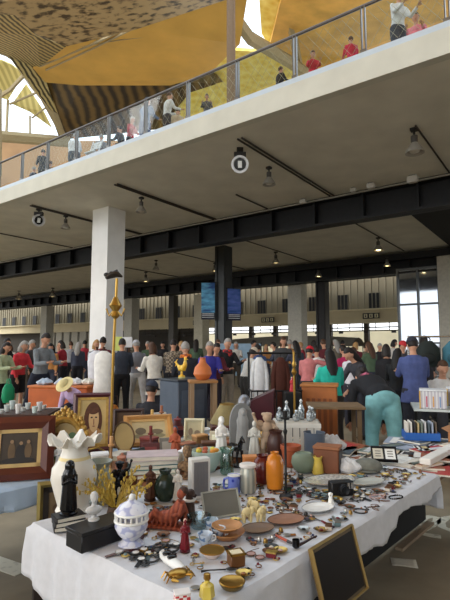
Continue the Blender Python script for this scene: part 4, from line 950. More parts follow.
t = thing('black_candlestick', 'thin black iron candlestick standing right beside the orange vase', 'candlestick', p); m = MB(); m.lathe([(.035, 0), (.03, .012), (.008, .02)], 20); m.build('base', BLACK, t); m = MB(); m.lathe([(.006, .015), (.006, .1), (.011, .11), (.006, .12), (.006, .3), (.012, .32), (.006, .33), (.006, .38)], 12); m.build('stem', BLACK, t); m = MB(); m.lathe([(.02, .378), (.024, .386), (.011, .39), (.013, .42), (.011, .42)], 16); m.build('candle_cup', BLACK, t); land(p, .04, 'black candlestick')
p = on1(291, 466); lathe_thing('terracotta_pot', 'reddish terracotta flower pot behind the celadon green vase', 'pot', p, [(.04, 0), (.045, .01), (.06, .10), (.066, .104), (.066, .128), (.06, .13), (.052, .1), (.01, .08)], TERRACOTTA); land(p, .07, 'terracotta pot')
p = on1(276, 462); lathe_thing('brown_vase', 'dark brown turned wooden vase between beige cherub and terracotta pot', 'vase', p, [(.03, 0), (.05, .03), (.06, .1), (.05, .16), (.038, .18), (.046, .2), (.043, .2), (.03, .18)], mat((70, 40, 32), .4, var=.3))
p = on1(304, 472); lathe_thing('green_vase', 'round sage green stone vase beside yellow jug', 'vase', p, [(.035, 0), (.06, .015), (.075, .055), (.07, .09), (.05, .11), (.046, .112), (.04, .105)], mat((112, 124, 104), .6, var=.15)); land(p, .08, 'sage green vase')
p = on1(318, 474); t = lathe_thing('yellow_jug', 'small yellow jug with dark handle before the brown leather box', 'jug', p, [(.03, 0), (.034, .008), (.03, .05), (.022, .08), (.028, .1), (.026, .1), (.018, .078)], mat((214, 186, 84), .3)); handle(t, 1, mat((40, 40, 40), .3), -.026, .02, .085, -.03, .006); land(p, .05, 'yellow jug')
p = on1(330, 474) + Vector((0, .05, 0)); t = thing('leather_box', 'brown leather box with dark side panel behind the yellow jug', 'box', p, R(-24)); m = MB(); m.rbox((0, 0, .07), (.15, .11, .14), .06); m.build('body', mat((118, 70, 44), .5, var=.25), t); m = MB(); m.box((.076, 0, .07), (.004, .10, .12)); m.build('side_panel', mat((36, 30, 28), .5), t); m = MB(); m.rbox((0, 0, .147), (.155, .115, .016), .1); m.build('lid', mat((150, 96, 62), .5), t); land(p, .1, 'brown leather box')
p = on1(290, 452) + Vector((.06, .12, 0)); t = thing('white_crate', 'white slatted crate at the back of the table holding crystal decanters', 'crate', p, R(-6)); m = MB()
for k in range(7): m.box((-.15 + k * .05, -.1, .1), (.044, .008, .2))
m.box((0, 0, .196), (.34, .21, .008)); m.box((-.168, 0, .1), (.006, .2, .2)); m.box((.168, 0, .1), (.006, .2, .2)); m.build('slat_body', mat((206, 200, 188), .6), t)
m = MB(); m.box((0, -.106, .18), (.35, .006, .03)); m.build('top_rail', mat((222, 218, 208), .6), t); CR = p + Vector((0, 0, .2015))
for k, (dx, dy, hh, lb) in enumerate(((-.12, -.02, .10, 'squat cut crystal decanter on the white crate corner'), (-.06, .04, .14, 'tall cut crystal decanter with ball stopper on the white crate'), (0, -.03, .08, 'crystal sugar bowl in the middle of the white crate'), (.05, .05, .15, 'tallest crystal decanter at the rear of the white crate'), (.10, -.03, .11, 'crystal decanter nearest the blue grey pot on the white crate'), (.135, .06, .09, 'small crystal cruet at the rear corner of the white crate'))):
    lathe_thing('crystal_decanter', lb, 'decanter', CR + Vector((dx, dy, 0)), [(.02, 0), (.026, .01), (.026, hh * .5), (.01, hh * .72), (.012, hh * .8)], mat((196, 204, 206), .08, .3, kind='cells', rgb2=(90, 98, 104), var=.4, scale=90), 1.0, 10, parts=[('stopper', [(.006, hh * .8), (.014, hh * .9), (.004, hh)], mat((220, 226, 228), .08, .3))], group='crystal on the white crate')
p = on1(318, 458) + Vector((0, .12, 0)); lathe_thing('blue_grey_pot', 'blue grey enamel pot beside the white slatted crate', 'pot', p, [(.06, 0), (.07, .01), (.072, .14), (.076, .15), (.07, .15), (.064, .02)], mat((92, 102, 116), .35)); land(p, .08, 'blue grey pot')
# crumpled lace, grey cap, tray of cards
def crumple(r, h, seed):
    rr = random.Random(seed); a = [rr.random() * 6 for _ in range(6)]
    return lambda q: Vector((q.x * (1 + .18 * math.sin(5 * q.z + a[0]) + .12 * math.sin(9 * q.y + a[1])), q.y * (1 + .15 * math.sin(6 * q.x + a[2])), max(-.55, q.z * (1 + .25 * math.sin(7 * q.x + a[3]) * math.sin(6 * q.y + a[4])))))
p = on1(346, 472); m = MB(); m.ball((0, 0, .028), (.085, .06, .05), 36, 22, crumple(1, 1, 3)); solid('lace_cloth', 'crumpled white lace cloth lying next to the grey cap', 'cloth', p, m, mat((226, 224, 222), .9, var=.15, scale=50, bump=.3)); land(p, .09, 'crumpled lace cloth')
p = on1(337, 456) + Vector((0, .16, 0)); m = MB(); m.ball((0, 0, .04), (.09, .06, .07), 36, 22, crumple(1, 1, 8)); solid('lace_bundle', 'bundle of grey white lace heaped behind the brown leather box', 'cloth', p, m, mat((196, 194, 192), .9, var=.2, scale=40, bump=.3))
p = on1(368, 471); t = thing('flat_hat', 'flat grey wool cap lying beside the tray of two cards', 'cap', p, R(-20)); m = MB(); m.ball((0, 0, .03), (.085, .07, .045), 24, 14, lambda q: Vector((q.x, q.y, max(q.z, -.6)))); m.build('crown', mat((112, 112, 102), .9, var=.2, scale=30), t); m = MB(); m.ball((0, -.055, .012), (.055, .04, .008), 20, 8); m.build('visor', mat((98, 98, 90), .9), t); land(p, .09, 'grey cap')
p = at(381, 461, ZT) + Vector((.02, .0, 0)); t = thing('card_tray', 'tilted black tray holding two pale picture cards', 'tray', p, 0, rot=(R(-38), 0, R(-12))); land(p, .09, 'black card tray')
t.location.z += .004
m = MB(); m.box((0, 0, .006), (.16, .11, .012)); m.box((0, .052, .014), (.16, .006, .02)); m.box((0, -.052, .014), (.16, .006, .02)); m.build('tray_body', BLACK, t)
for s in (-1, 1):
    m = MB(); m.mi = 0; m.box((.038 * s, 0, .0135), (.062, .085, .003)); m.mi = 1
    for q in range(3): m.box((.038 * s, .02 - q * .02, .0152), (.035, .008, .001))
    m.build('picture_card', [mat((206, 200, 182) if s < 0 else (232, 232, 226), .7), mat((130, 126, 118), .7)], t)
t.rotation_euler = (R(38), 0, R(-12)); t.location.z = .762 + .035
# ================================================================= flat wares
SILV = mat((178, 178, 170), .3, .5, kind='voronoi', rgb2=(226, 224, 214), var=.25, scale=70)
p = on1(329, 483); plate('lace_platter', 'large oval silvery lace pattern platter by the yellow jug', p, .155, SILV, SILVER, .62, R(20), .02); land(p, .15, 'large lace platter')
p = on1(368, 484); plate('pale_platter', 'second pale oval platter in front of the grey cap', p, .11, mat((190, 190, 180), .35, .2, var=.15), SILVER, .6, R(30), .016); land(p, .11, 'pale oval platter')
p = on1(318, 510); plate('white_oval_plate', 'white oval china plate with grey rim near the front cloth edge', p, .085, PORCELAIN, mat((150, 150, 150), .4), .7, R(35)); land(p, .09, 'white oval plate')
p = on1(286, 522); plate('wooden_oval_tray', 'thin brown oval wooden tray behind the red pen', p, .085, mat((150, 106, 80), .5, var=.2), DARK_WOOD, .72, R(25)); land(p, .09, 'oval wooden tray')
p = on1(258, 531); plate('brown_plate', 'greyish brown pottery plate in front of the ivory figurines', p, .07, mat((120, 94, 72), .5, var=.2), mat((84, 62, 46), .5), .75, R(25)); land(p, .08, 'greyish brown plate')
p = on1(227, 538); plate('wooden_bowl', 'lowest turned wooden bowl with stepped rim of the bowl stack', p, .07, mat((176, 118, 68), .45, kind='stripe', rgb2=(146, 90, 48), var=.4, scale=16, stretch=(.01, .01, 6)), LIGHT_WOOD, 1, 0, .028, 'bowl')
plate('wooden_bowl', 'smaller turned wooden bowl stacked on the stepped wooden bowl', p + Vector((0, 0, .0295)), .06, LIGHT_WOOD, mat((196, 142, 90), .45), 1, 0, .02, 'bowl'); land(p, .08, 'wooden bowl stack')
p = on1(212, 557); t = lathe_thing('pale_dish', 'pale pinkish low porcelain dish in front of the white teacups', 'dish', p, [(.02, 0), (.024, .004), (.042, .02), (.045, .024), (.042, .024), (.022, .008), (.002, .007)], mat((226, 208, 200), .3), 1, parts=[('gilt_rim', [(.0445, .0225), (.0456, .0245), (.0444, .0262), (.0432, .0245)], BRASS)]); land(p, .05, 'pale pinkish dish')
for k, (px, py, lb) in enumerate(((205, 544, 'blue white teacup beside the dark stones'), (218, 538, 'blue white teacup nearest to the wooden bowl stack'), (211, 529, 'blue white teacup farthest back, before the leaning metal tray'))):
    p = on1(px, py); t = lathe_thing('teacup', lb, 'cup', p, [(.014, 0), (.018, .004), (.026, .03), (.03, .04), (.028, .04), (.016, .008), (.002, .006)], mat((206, 216, 226), .25, kind='voronoi', rgb2=(110, 140, 180), var=.08, scale=60, thr=.72), 1.0, group='blue white teacups'); handle(t, 1, PORCELAIN, .027, .012, .034, .014, .003); land(p, .035, ('first teacup', 'second teacup', 'third teacup')[k]) if False else None
land(on1(211, 536), .05, 'blue white teacups')
p = on1(199, 528); lathe_thing('glass_bowl', 'cut glass bowl between carved bear and leaning metal tray', 'bowl', p, [(.025, 0), (.03, .004), (.045, .035), (.052, .05), (.049, .05), (.028, .01), (.002, .008)], glass((206, 222, 226), .2), 1, 24, lambda a, i, r, z: (r * (1 + .03 * math.sin(a * 12)), z)); land(p, .055, 'cut glass bowl')
p = on1(223, 517); t = thing('metal_tray', 'grey metal tray leaning upright before the blue mug', 'tray', p, 0, rot=(R(-24), 0, R(24))); m = MB(); m.rbox((0, 0, .055), (.17, .006, .11), .3); m.build('plate', mat((140, 138, 130), .4, .4), t); m = MB()
for c, d in (((0, -.004, .003), (.174, .012, .006)), ((0, -.004, .108), (.174, .012, .006)), ((-.085, -.004, .055), (.006, .012, .11)), ((.085, -.004, .055), (.006, .012, .11))): m.box(c, d)
m.build('raised_rim', mat((206, 206, 196), .3, .5), t); land(p, .08, 'leaning metal tray')
for k, (px, py, rz, lb) in enumerate(((247, 522, 20, 'ivory coloured elephant figurine before the maroon jar'), (255, 514, 140, 'ivory elephant figurine standing behind its twin'), (261, 522, 60, 'ivory elephant figurine next to the oval wooden tray'))):
    p = on1(px, py); figurine('ivory_elephant', lb, 'figurine', p, .075, mat((214, 194, 142), .45, var=.15), 'elephant', R(rz), group='ivory elephants')
land(on1(255, 520), .07, 'ivory elephants')
p = on1(185, 551); figurine('red_figurine', 'dark red glazed figurine standing alone among the trinkets', 'figurine', p, .115, mat((112, 24, 34), .25, var=.2), 'robed', R(10), mat((84, 18, 26), .3), mat((200, 160, 140), .5)); land(p, .04, 'dark red figurine')
p = on1(331, 506); figurine('white_dog_figurine', 'small white dog figurine before the black camera', 'figurine', p, .07, PORCELAIN, 'dog', R(-30)); land(p, .04, 'white dog figurine')
p = on1(236, 565); t = thing('brass_box', 'little brass edged wooden casket with open cream top', 'box', p, R(20)); m = MB(); m.rbox((0, 0, .02), (.052, .046, .04), .08); m.build('body', mat((104, 66, 34), .4, var=.3), t); m = MB(); m.box((0, 0, .042), (.04, .034, .004)); m.build('cream_lining', mat((222, 206, 170), .7), t); m = MB()
for x in (-.025, .025): m.box((x, 0, .041), (.006, .05, .006))
for y in (-.022, .022): m.box((0, y, .041), (.056, .006, .006))
m.build('brass_edge', BRASS, t); land(p, .04, 'brass edged casket')
p = on1(232, 588); lathe_thing('brass_ashtray', 'round tarnished brass ashtray close to the front hem', 'ashtray', p, [(.025, 0), (.034, .006), (.04, .018), (.036, .02), (.028, .01), (.002, .008)], mat((128, 106, 58), .35, .7), 1, 28, parts=[('ring_rim', [(.038, .0185), (.041, .02), (.038, .0225), (.035, .02)], BRASS)]); land(p, .045, 'brass ashtray')
p = on1(178, 578); t = thing('brass_crab', 'brass crab shaped ornament beside the dark red figurine', 'ornament', p, R(30)); m = MB(); m.ball((0, 0, .014), (.036, .026, .014), 18, 10); m.build('shell', BRASS, t)
for s in (-1, 1):
    for k in range(3): m = MB(); m.tube([(.02 * s, -.012 + k * .012, .012), (.038 * s, -.018 + k * .018, .02), (.05 * s, -.024 + k * .022, .003)], [.004, .0035, .002], 6); m.build('leg', BRASS, t)
    m = MB(); m.tube([(.02 * s, -.02, .014), (.034 * s, -.036, .016), (.02 * s, -.05, .014)], [.004, .006, .003], 6); m.build('claw', BRASS, t)
land(p, .05, 'brass crab')
p = on1(207, 597); t = lathe_thing('perfume_bottle', 'yellow perfume bottle with gold cap at the front of the cloth', 'bottle', p, [(.022, 0), (.024, .004), (.02, .035), (.008, .042), (.008, .05)], mat((214, 190, 84), .15, var=.15), 1, 6, parts=[('cap', [(.010, .05), (.011, .053), (.010, .066), (.004, .068)], BRASS)]); land(p, .03, 'yellow perfume bottle')
p = on1(182, 603); t = thing('dice_box', 'red and white chequered little box at the front corner', 'box', p, R(15)); m = MB(); m.rbox((0, 0, .014), (.045, .034, .028), .1); m.build('body', mat((196, 60, 60), .4, kind='check', rgb2=(236, 228, 222), var=.1, scale=90), t); m = MB(); m.rbox((0, 0, .0305), (.047, .036, .005), .2); m.build('lid', mat((232, 224, 218), .4), t)
p = on1(172, 566); t = thing('porcelain_shoe', 'white porcelain slipper with black toe ornaments near the watch heap', 'ornament', p, R(125)); m = MB(); m.tube([(-.075, 0, .014), (-.03, 0, .016), (.02, 0, .015), (.06, 0, .012), (.085, 0, .016)], [(.014, .012), (.02, .015), (.022, .014), (.016, .01), (.005, .005)], 14); m.build('slipper', PORCELAIN, t)
for x in (.0, .035): m = MB(); m.ball((x, 0, .03), (.014, .018, .008), 12, 8); m.build('black_ornament', BLACK_GLOSS, t)
land(p, .06, 'porcelain slipper')
p = on1(341, 495); t = thing('black_camera', 'old black folding camera with two bright metal plates', 'camera', p, R(12)); m = MB(); m.rbox((0, 0, .035), (.12, .05, .07), .1); m.build('body', BLACK, t); m = MB(); m.X = Matrix.Translation((0, -.025, .035)) @ Matrix.Rotation(PI / 2, 4, 'X'); m.lathe([(.026, 0), (.026, .02), (.02, .022), (.02, .03), (.012, .024)], 20); m.build('lens', STEEL_DARK, t)
for x in (.03, .048): m = MB(); m.box((x, -.026, .05), (.012, .004, .03)); m.build('metal_plate', SILVER, t)
land(p, .08, 'black folding camera')
p = on1(296, 548); t = thing('tobacco_pipe', 'black tobacco pipe near the cloth edge before the wooden tray', 'pipe', p, R(30)); m = MB(); m.lathe([(.008, 0), (.014, .006), (.014, .03), (.011, .03), (.009, .012)], 16); m.build('bowl', BLACK_GLOSS, t); m = MB(); m.tube([(.01, 0, .008), (.04, 0, .012), (.075, 0, .02), (.10, 0, .024)], [.007, .005, .004, .0035], 8); m.build('stem', mat((52, 26, 20), .3), t); land(p, .06, 'black tobacco pipe')
p = on1(284, 541); t = thing('red_pen', 'brick red fountain pen lying before the oval wooden tray', 'pen', p, R(-55)); m = MB(); m.tube([(-.045, 0, .006), (.02, 0, .006)], .0055, 10); m.build('barrel', mat((170, 74, 48), .3), t); m = MB(); m.tube([(.02, 0, .006), (.042, 0, .006), (.05, 0, .006)], [.006, .005, .003], 10); m.build('cap', mat((60, 56, 56), .3), t); land(p, .05, 'brick red pen')
# ================================================================= picture frames on the low table
def face_pic(m, w, h, cz):
    """a plain painted head with long hair: flat shapes a millimetre apart"""
    def el(cx, cy, a, b, y, mi): m.mi = mi; m.prism([(cx + a * math.cos(k * PI / 14), cz + cy + b * math.sin(k * PI / 14)) for k in range(28)], .001, 'y', y)
    el(0, .01, w * .36, h * .42, -.0105, 1); el(0.005, -h * .3, w * .34, h * .18, -.0117, 4); el(0.006, 0.02, w * .2, h * .29, -.0129, 2); el(0, h * .27, w * .24, h * .1, -.0141, 1)
    for s in (-1, 1): el(.006 + s * w * .085, h * .1, w * .045, h * .018, -.0143, 3)
    el(.006, -h * .1, w * .05, h * .015, -.0143, 5); el(.006, 0, w * .02, h * .08, -.0143, 5)
def figures_pic(m, w, h, cz):
    def el(cx, cy, a, b, y, mi): m.mi = mi; m.prism([(cx * w + a * w * math.cos(k * PI / 10), cz + cy * h + b * h * math.sin(k * PI / 10)) for k in range(20)], .001, 'y', y)
    for q, (cx, cy, a, b, mi) in enumerate(((-.2, -.1, .1, .3, 1), (.05, -.15, .14, .28, 2), (.25, -.1, .1, .26, 1), (-.2, .22, .05, .06, 3), (.05, .16, .05, .06, 3), (.25, .2, .05, .06, 3), (0, -.4, .45, .1, 2))): el(cx, cy, a, b, -.0105 - .0011 * q, mi)
def land_pic(m, w, h, cz):
    def el(cx, cy, a, b, y, mi): m.mi = mi; m.prism([(cx * w + a * w * math.cos(k * PI / 10), cz + cy * h + b * h * math.sin(k * PI / 10)) for k in range(20)], .001, 'y', y)
    for q, (cx, cy, a, b, mi) in enumerate(((0, -.32, .48, .16, 1), (-.25, -.05, .16, .2, 2), (.22, -.1, .2, .14, 2), (.0, -.25, .2, .06, 3))): el(cx, cy, a, b, -.0105 - .0011 * q, mi)
ZL = .7125
FS = TA - PI / 2
def onl(px, py): return at(px, py, ZL)
frame_thing('framed_portrait', 'framed painted portrait of long haired head in dark red frame', 'picture', onl(92, 452), (R(-13), 0, R(14)), .30, .44, .035, mat((78, 24, 26), .35, var=.3),
    [mat((196, 170, 112), .6, var=.2), mat((92, 54, 34), .6, var=.3, scale=40), mat((214, 176, 126), .6), mat((50, 34, 26), .6), mat((176, 130, 80), .6, var=.2), mat((150, 96, 74), .6)], face_pic, (.02, GOLD), .035)
frame_thing('dark_framed_painting', 'large mahogany framed dark painting of figures by the photo edge', 'picture', onl(17, 481), (R(-14), 0, R(16)), .40, .37, .075, mat((88, 40, 26), .4, var=.3, scale=6),
    [mat((66, 52, 36), .5, var=.4), mat((104, 80, 50), .5, var=.3), mat((40, 32, 26), .5, var=.3), mat((150, 118, 84), .5)], figures_pic, (.022, mat((196, 164, 104), .5, var=.2)), .035)
p = onl(62, 474)
t = thing('gilt_oval_frame', 'gilt carved oval frame with green landscape behind ruffled vase', 'picture', p, 0, rot=(R(-12), 0, R(10))); m = MB()
m.tube([(.12 * math.cos(a * PI / 20), -.01, .17 + .16 * math.sin(a * PI / 20)) for a in range(40)], .022, 8, closed=True); m.build('oval_frame', GOLD, t)
m = MB()
for k in range(26): a = .3 + k * .1; m.ball((.14 * math.cos(a) + .012 * math.sin(k * 2.3), -.015, .18 + .18 * math.sin(a) + .01 * math.cos(k * 3.1)), (.016, .014, .02), 8, 6)
for k in range(5): m.ball((-.04 + k * .02, -.015, .37 + .015 * (2 - abs(k - 2))), (.012, .012, .018), 8, 6)
m.build('carved_crest', GOLD, t)
m = MB(); m.mi = 0; m.prism([(.115 * math.cos(a * PI / 16), .17 + .155 * math.sin(a * PI / 16)) for a in range(32)], .004, 'y', -.004)
for q, (cx, cz, a_, b_, mi) in enumerate(((.02, .11, .08, .055, 1), (-.045, .19, .045, .06, 2), (.05, .2, .035, .05, 1))): m.mi = mi; m.prism([(cx + a_ * math.cos(k * PI / 10), cz + b_ * math.sin(k * PI / 10)) for k in range(20)], .001, 'y', -.0055 - q * .0011)
m.build('picture', [mat((176, 150, 96), .5, var=.2), mat((84, 112, 70), .5, var=.3), mat((120, 92, 56), .5)], t, False)
frame_thing('plain_dark_frame', 'plain dark brown frame standing behind the khaki oval tray', 'picture', onl(128, 440), (R(-12), 0, R(8)), .26, .26, .03, DARK_WOOD, [mat((92, 70, 52), .5, var=.3), mat((70, 52, 40), .5), mat((110, 88, 66), .5), mat((60, 46, 36), .5)], land_pic)
t = thing('oval_tray', 'khaki oval tray with dark rim leaning on the tilted landscape picture', 'tray', onl(128, 450) + Vector((0, -.06, 0)), 0, rot=(R(-28), R(-12), R(10))); m = MB()
m.prism([(.075 * math.cos(a * PI / 18), .115 + .115 * math.sin(a * PI / 18)) for a in range(36)], .006, 'y', -.003); m.build('tray_plate', mat((168, 146, 98), .45, .2, var=.15), t)
m = MB(); m.tube([(.076 * math.cos(a * PI / 18), -.003, .115 + .116 * math.sin(a * PI / 18)) for a in range(36)], .007, 8, closed=True); m.build('rim', mat((96, 72, 44), .4, .4), t)
frame_thing('tilted_landscape', 'pale landscape picture tilted far back in an orange wooden frame', 'picture', onl(150, 447) + Vector((0, .02, 0)), (R(-46), 0, R(16)), .40, .30, .045, mat((196, 140, 72), .45, var=.2, scale=6), [mat((206, 186, 140), .6, var=.15), mat((150, 140, 104), .6), mat((120, 104, 80), .6), mat((190, 176, 140), .6)], land_pic, (.02, mat((216, 176, 112), .5)))
frame_thing('cream_frame', 'small cream white picture frame before the grey blue cabinet', 'picture', onl(193, 446) + Vector((0, .1, 0)), (R(-12), 0, R(-6)), .17, .20, .026, mat((222, 212, 176), .5), [mat((188, 176, 140), .6, var=.2), mat((150, 140, 112), .6), mat((130, 112, 90), .6), mat((170, 150, 110), .6)], land_pic)
p = onl(133, 462); plate('lemon_tray', 'wide pale lemon oval serving dish under the tilted landscape picture', p + Vector((-.06, .22, .002)), .13, mat((206, 196, 140), .4, var=.12), BRASS, .55, R(15), .02)
# leaning gold frame at the end of the low table
frame_thing('gold_leaning_frame', 'greenish gold frame with dark liner leaning against the low table end', 'picture', ts(.50, 1.56, .45), (R(-4), 0, R(24)), .36, .29, .032, mat((150, 134, 80), .4, .4, var=.25), [mat((112, 92, 64), .5, var=.3), mat((96, 78, 54), .5), mat((86, 66, 46), .5), mat((120, 100, 70), .5)], land_pic, (.03, mat((38, 30, 24), .5)))
m = MB(); m.rbox((0, 0, .223), (.36, .12, .446), .04); o = solid('dark_crate', 'dark wooden crate carrying the greenish gold frame', 'crate', ts(.50, 1.57, 0.0) , m, mat((44, 34, 28), .7), R(24), smooth=False)
q = onl(54, 477) + Vector((.02, .03, 0)); figurine('white_statuette', 'white porcelain statuette between dark painting and ruffled vase', 'figurine', q, .21, PORCELAIN, 'robed', R(15), PORCELAIN)
# brass lamp pole with bird
p = onl(110, 466); BP = mat((178, 140, 66), .28, .8, var=.2)
t = thing('brass_pole', 'tall thin brass pole with a dark bird on top among the frames', 'lamp stand', p); m = MB(); m.lathe([(.06, 0), (.055, .012), (.02, .03), (.012, .05)], 20); m.build('base', BP, t)
m = MB(); m.tube([(0, 0, .03), (.004, 0, .7), (.018, .0, 1.26)], .0095, 10); m.build('pole', BP, t)
m = MB(); m.lathe([(.012, .98), (.03, 1.0), (.018, 1.03), (.045, 1.07), (.028, 1.10), (.014, 1.13)], 16, c=(.012, 0, 0)); m.tube([(.01, 0, 1.05), (-.03, 0, 1.0), (-.05, 0, 1.05)], .007, 6); m.tube([(.01, 0, 1.05), (.055, 0, 1.0), (.075, 0, 1.05)], .007, 6); m.build('ornament', BP, t)
m = MB(); m.tube([(-.06, 0, 1.26), (-.02, 0, 1.285), (.02, 0, 1.29), (.055, 0, 1.27)], [.01, .026, .022, .006], 8); m.ball((-.055, 0, 1.285), (.02, .015, .016), 10, 6); m.tube([(-.01, 0, 1.29), (.02, 0, 1.32)], [.018, .006], 6); m.build('bird', mat((40, 32, 26), .4), t)
# curling metal bracket
p = onl(109, 456) + Vector((-.05, -.04, 0)); t = thing('gold_scroll', 'curling gold metal scroll lying at the foot of the brass pole', 'ornament', p, R(20)); m = MB(); m.tube([(-.12, 0, .02), (-.08, 0, .06), (-.02, 0, .07), (.03, 0, .04), (.0, 0, .012), (-.03, 0, .03)], .007, 8); m.build('scroll', BP, t)
# ================================================================= cabinet, stand and goods behind
p = Vector((-.48, 5.55, 0)); t = thing('grey_cabinet', 'grey blue cabinet with black front in the middle of the stalls', 'cabinet', p, R(38)); m = MB(); m.rbox((0, 0, .56), (.40, .40, 1.12), .03); m.build('body', mat((70, 80, 94), .45, var=.15), t)
m = MB(); m.rbox((.203, 0, .6), (.012, .34, .95), .2); dr = m.build('door', mat((18, 18, 20), .3), t); m = MB(); m.tube([(.215, -.13, .5), (.23, -.13, .6), (.215, -.13, .7)], .008, 6); m.build('handle', SILVER, dr)
m = MB(); m.box((-.0, -.203, .62), (.30, .008, .8)); m.build('side_panel', mat((88, 98, 112), .4, var=.15), t); m = MB(); m.rbox((0, 0, 1.13), (.42, .42, .02), .2); m.build('top', mat((52, 58, 66), .4), t)
figurine('yellow_rooster', 'bright yellow ceramic rooster standing on the grey blue cabinet', 'figurine', p + Vector((-.02, 0, 1.142)), .25, mat((232, 176, 40), .35, kind='noise', rgb2=(240, 206, 90), var=.1, scale=30), 'rooster', R(60), mat((206, 200, 140), .4), mat((226, 110, 40), .4))
p2_ = Vector((-.24, 5.15, 0)); t = thing('wooden_stand', 'tall wooden plant stand with square legs beside the grey blue cabinet', 'stand', p2_, R(10)); m = MB(); m.rbox((0, 0, 1.135), (.30, .24, .03), .2); m.build('top', LIGHT_WOOD, t)
for x in (-.12, .12):
    for y in (-.09, .09): m = MB(); m.box((x, y, .56), (.04, .04, 1.12)); m.build('leg', mat((150, 122, 92), .6), t)
m = MB(); m.box((0, 0, .35), (.26, .2, .02)); m.build('shelf', LIGHT_WOOD, t)
lathe_thing('orange_urn', 'round orange clay urn on top of the tall wooden stand', 'vase', p2_ + Vector((0, 0, 1.1515)), [(.05, 0), (.07, .01), (.1, .06), (.085, .13), (.04, .18), (.03, .22), (.034, .235), (.03, .236), (.022, .2)], mat((206, 118, 64), .5, var=.15))
p = Vector((.12, 4.75, 0)); t = thing('wooden_chest', 'dark maroon wooden chest with lid under the khaki lampshade', 'chest', p, R(4)); m = MB(); m.rbox((0, 0, .36), (.50, .36, .72), .04); m.build('body', mat((66, 26, 22), .4, var=.3), t); m = MB(); m.rbox((0, 0, .74), (.52, .38, .04), .2); m.build('lid', mat((84, 40, 30), .4), t); m = MB(); m.box((0, -.184, .62), (.06, .008, .06)); m.build('lock_plate', BRASS, t)
lathe_thing('lampshade', 'wide khaki cone lampshade lying on the maroon chest', 'lampshade', p + Vector((-.1, 0, .762)), [(.17, 0), (.17, .005), (.07, .18), (.066, .18), (.16, .008)], mat((140, 126, 84), .8, var=.12, scale=20), 1, 28, parts=[('top_ring', [(.072, .176), (.076, .18), (.072, .184), (.066, .18)], BRASS)])
p = Vector((.32, 5.5, 0)); t = thing('travel_chest', 'deep maroon slanting trunk behind the khaki lampshade', 'trunk', p, R(-8)); m = MB(); m.prism([(-.24, 0), (.24, 0), (.24, 1.02), (.02, .92), (-.24, .74)], .38, 'y', -.19); m.build('body', mat((70, 22, 30), .4, var=.2), t, False); m = MB(); m.box((0, -.196, .5), (.44, .012, .05)); m.build('strap', mat((36, 20, 18), .5), t)
# iron clothes rack with two long coats
p = Vector((.63, 6.3, 0)); t = thing('clothes_rack', 'black iron clothes rack with two long coats and lower rail', 'rack', p, R(4)); m = MB(); 
for x in (-.32, .32): m.tube([(x, 0, 0), (x, 0, 1.42)], .014, 8)
m.build('upright', STEEL_DARK, t); m = MB(); m.tube([(-.34, 0, 1.42), (.34, 0, 1.42)], .014, 8); m.build('hanging_rail', STEEL_DARK, t)
m = MB(); m.tube([(-.32, -.25, .95), (.32, -.25, .95)], .012, 6)
for k in range(9): m.tube([(-.32 + k * .08, -.25, .0), (-.32 + k * .08, -.25, .95)], .008, 6)
for x in (-.32, .32): m.tube([(x, 0, .95), (x, -.25, .95)], .012, 6)
m.build('grille', STEEL_DARK, t)
for x, c, nm in ((-.18, (226, 228, 230), 'long white coat hanging on the black iron rack'), (.10, (74, 36, 26), 'long dark brown coat hanging on the black iron rack')):
    q = p + Vector((x, .0, .62)); t = thing('coat', nm, 'coat', q, R(4)); m = MB(); m.tube([(0, 0, 0), (0, 0, .3), (0, 0, .6), (0, 0, .70), (0, 0, .745)], [(.085, .05), (.08, .05), (.085, .055), (.07, .05), (.03, .03)], 14); m.build('body', mat(c, .85, var=.1, scale=20, bump=.2), t)
    for s in (-1, 1): m = MB(); m.tube([(.06 * s, 0, .69), (.095 * s, 0, .5), (.1 * s, -.01, .22)], [.035, .036, .03], 10); m.build('sleeve', mat(c, .85, var=.1, scale=20, bump=.2), t)
    m = MB(); m.tube([(0, 0, .74), (0, 0, .78), (.012, 0, .79), (.012, 0, .805)], .005, 6); m.build('hanger_hook', STEEL_DARK, t)
p = Vector((.72, 5.0, 0)); t = thing('brass_stand', 'thin brass music stand between the coats and wooden cabinet', 'stand', p); m = MB(); m.tube([(0, 0, .2), (0, 0, 1.45)], .012, 8); m.build('pole', BP, t); m = MB(); m.lathe([(.01, 1.2), (.03, 1.24), (.012, 1.28), (.025, 1.32), (.01, 1.36)], 12); m.build('knob', BP, t)
for a in range(3): m = MB(); m.tube([(0, 0, .25), (.16 * math.cos(a * 2.1), .16 * math.sin(a * 2.1), .012)], .01, 6); m.build('leg', BP, t)
p = Vector((1.24, 6.3, 0)); t = thing('orange_cabinet', 'orange brown wooden cabinet with slatted front near the turquoise shirt', 'cabinet', p, R(-14)); m = MB(); m.rbox((0, 0, .5), (.44, .36, 1.0), .03); m.build('body', mat((176, 104, 50), .45, var=.2, scale=6), t); m = MB()
for k in range(5): m.box((-.14 + k * .07, -.185, .55), (.04, .012, .6))
m.build('slatted_door', mat((134, 74, 36), .5, var=.2), t); m = MB(); m.rbox((0, 0, 1.01), (.48, .40, .03), .2); m.build('top', mat((190, 124, 66), .45), t)
figurine('red_white_doll', 'little red and white doll propped before the orange brown cabinet', 'doll', Vector((.83, 5.95, .955)), .18, mat((206, 60, 70), .6), 'robed', R(10), hairm=mat((230, 222, 214), .6)); m = MB(); m.rbox((0, 0, .475), (.2, .2, .95), .05); solid('black_plinth', 'narrow black plinth carrying the red and white doll', 'plinth', Vector((.83, 5.95, 0)), m, BLACK, smooth=False)
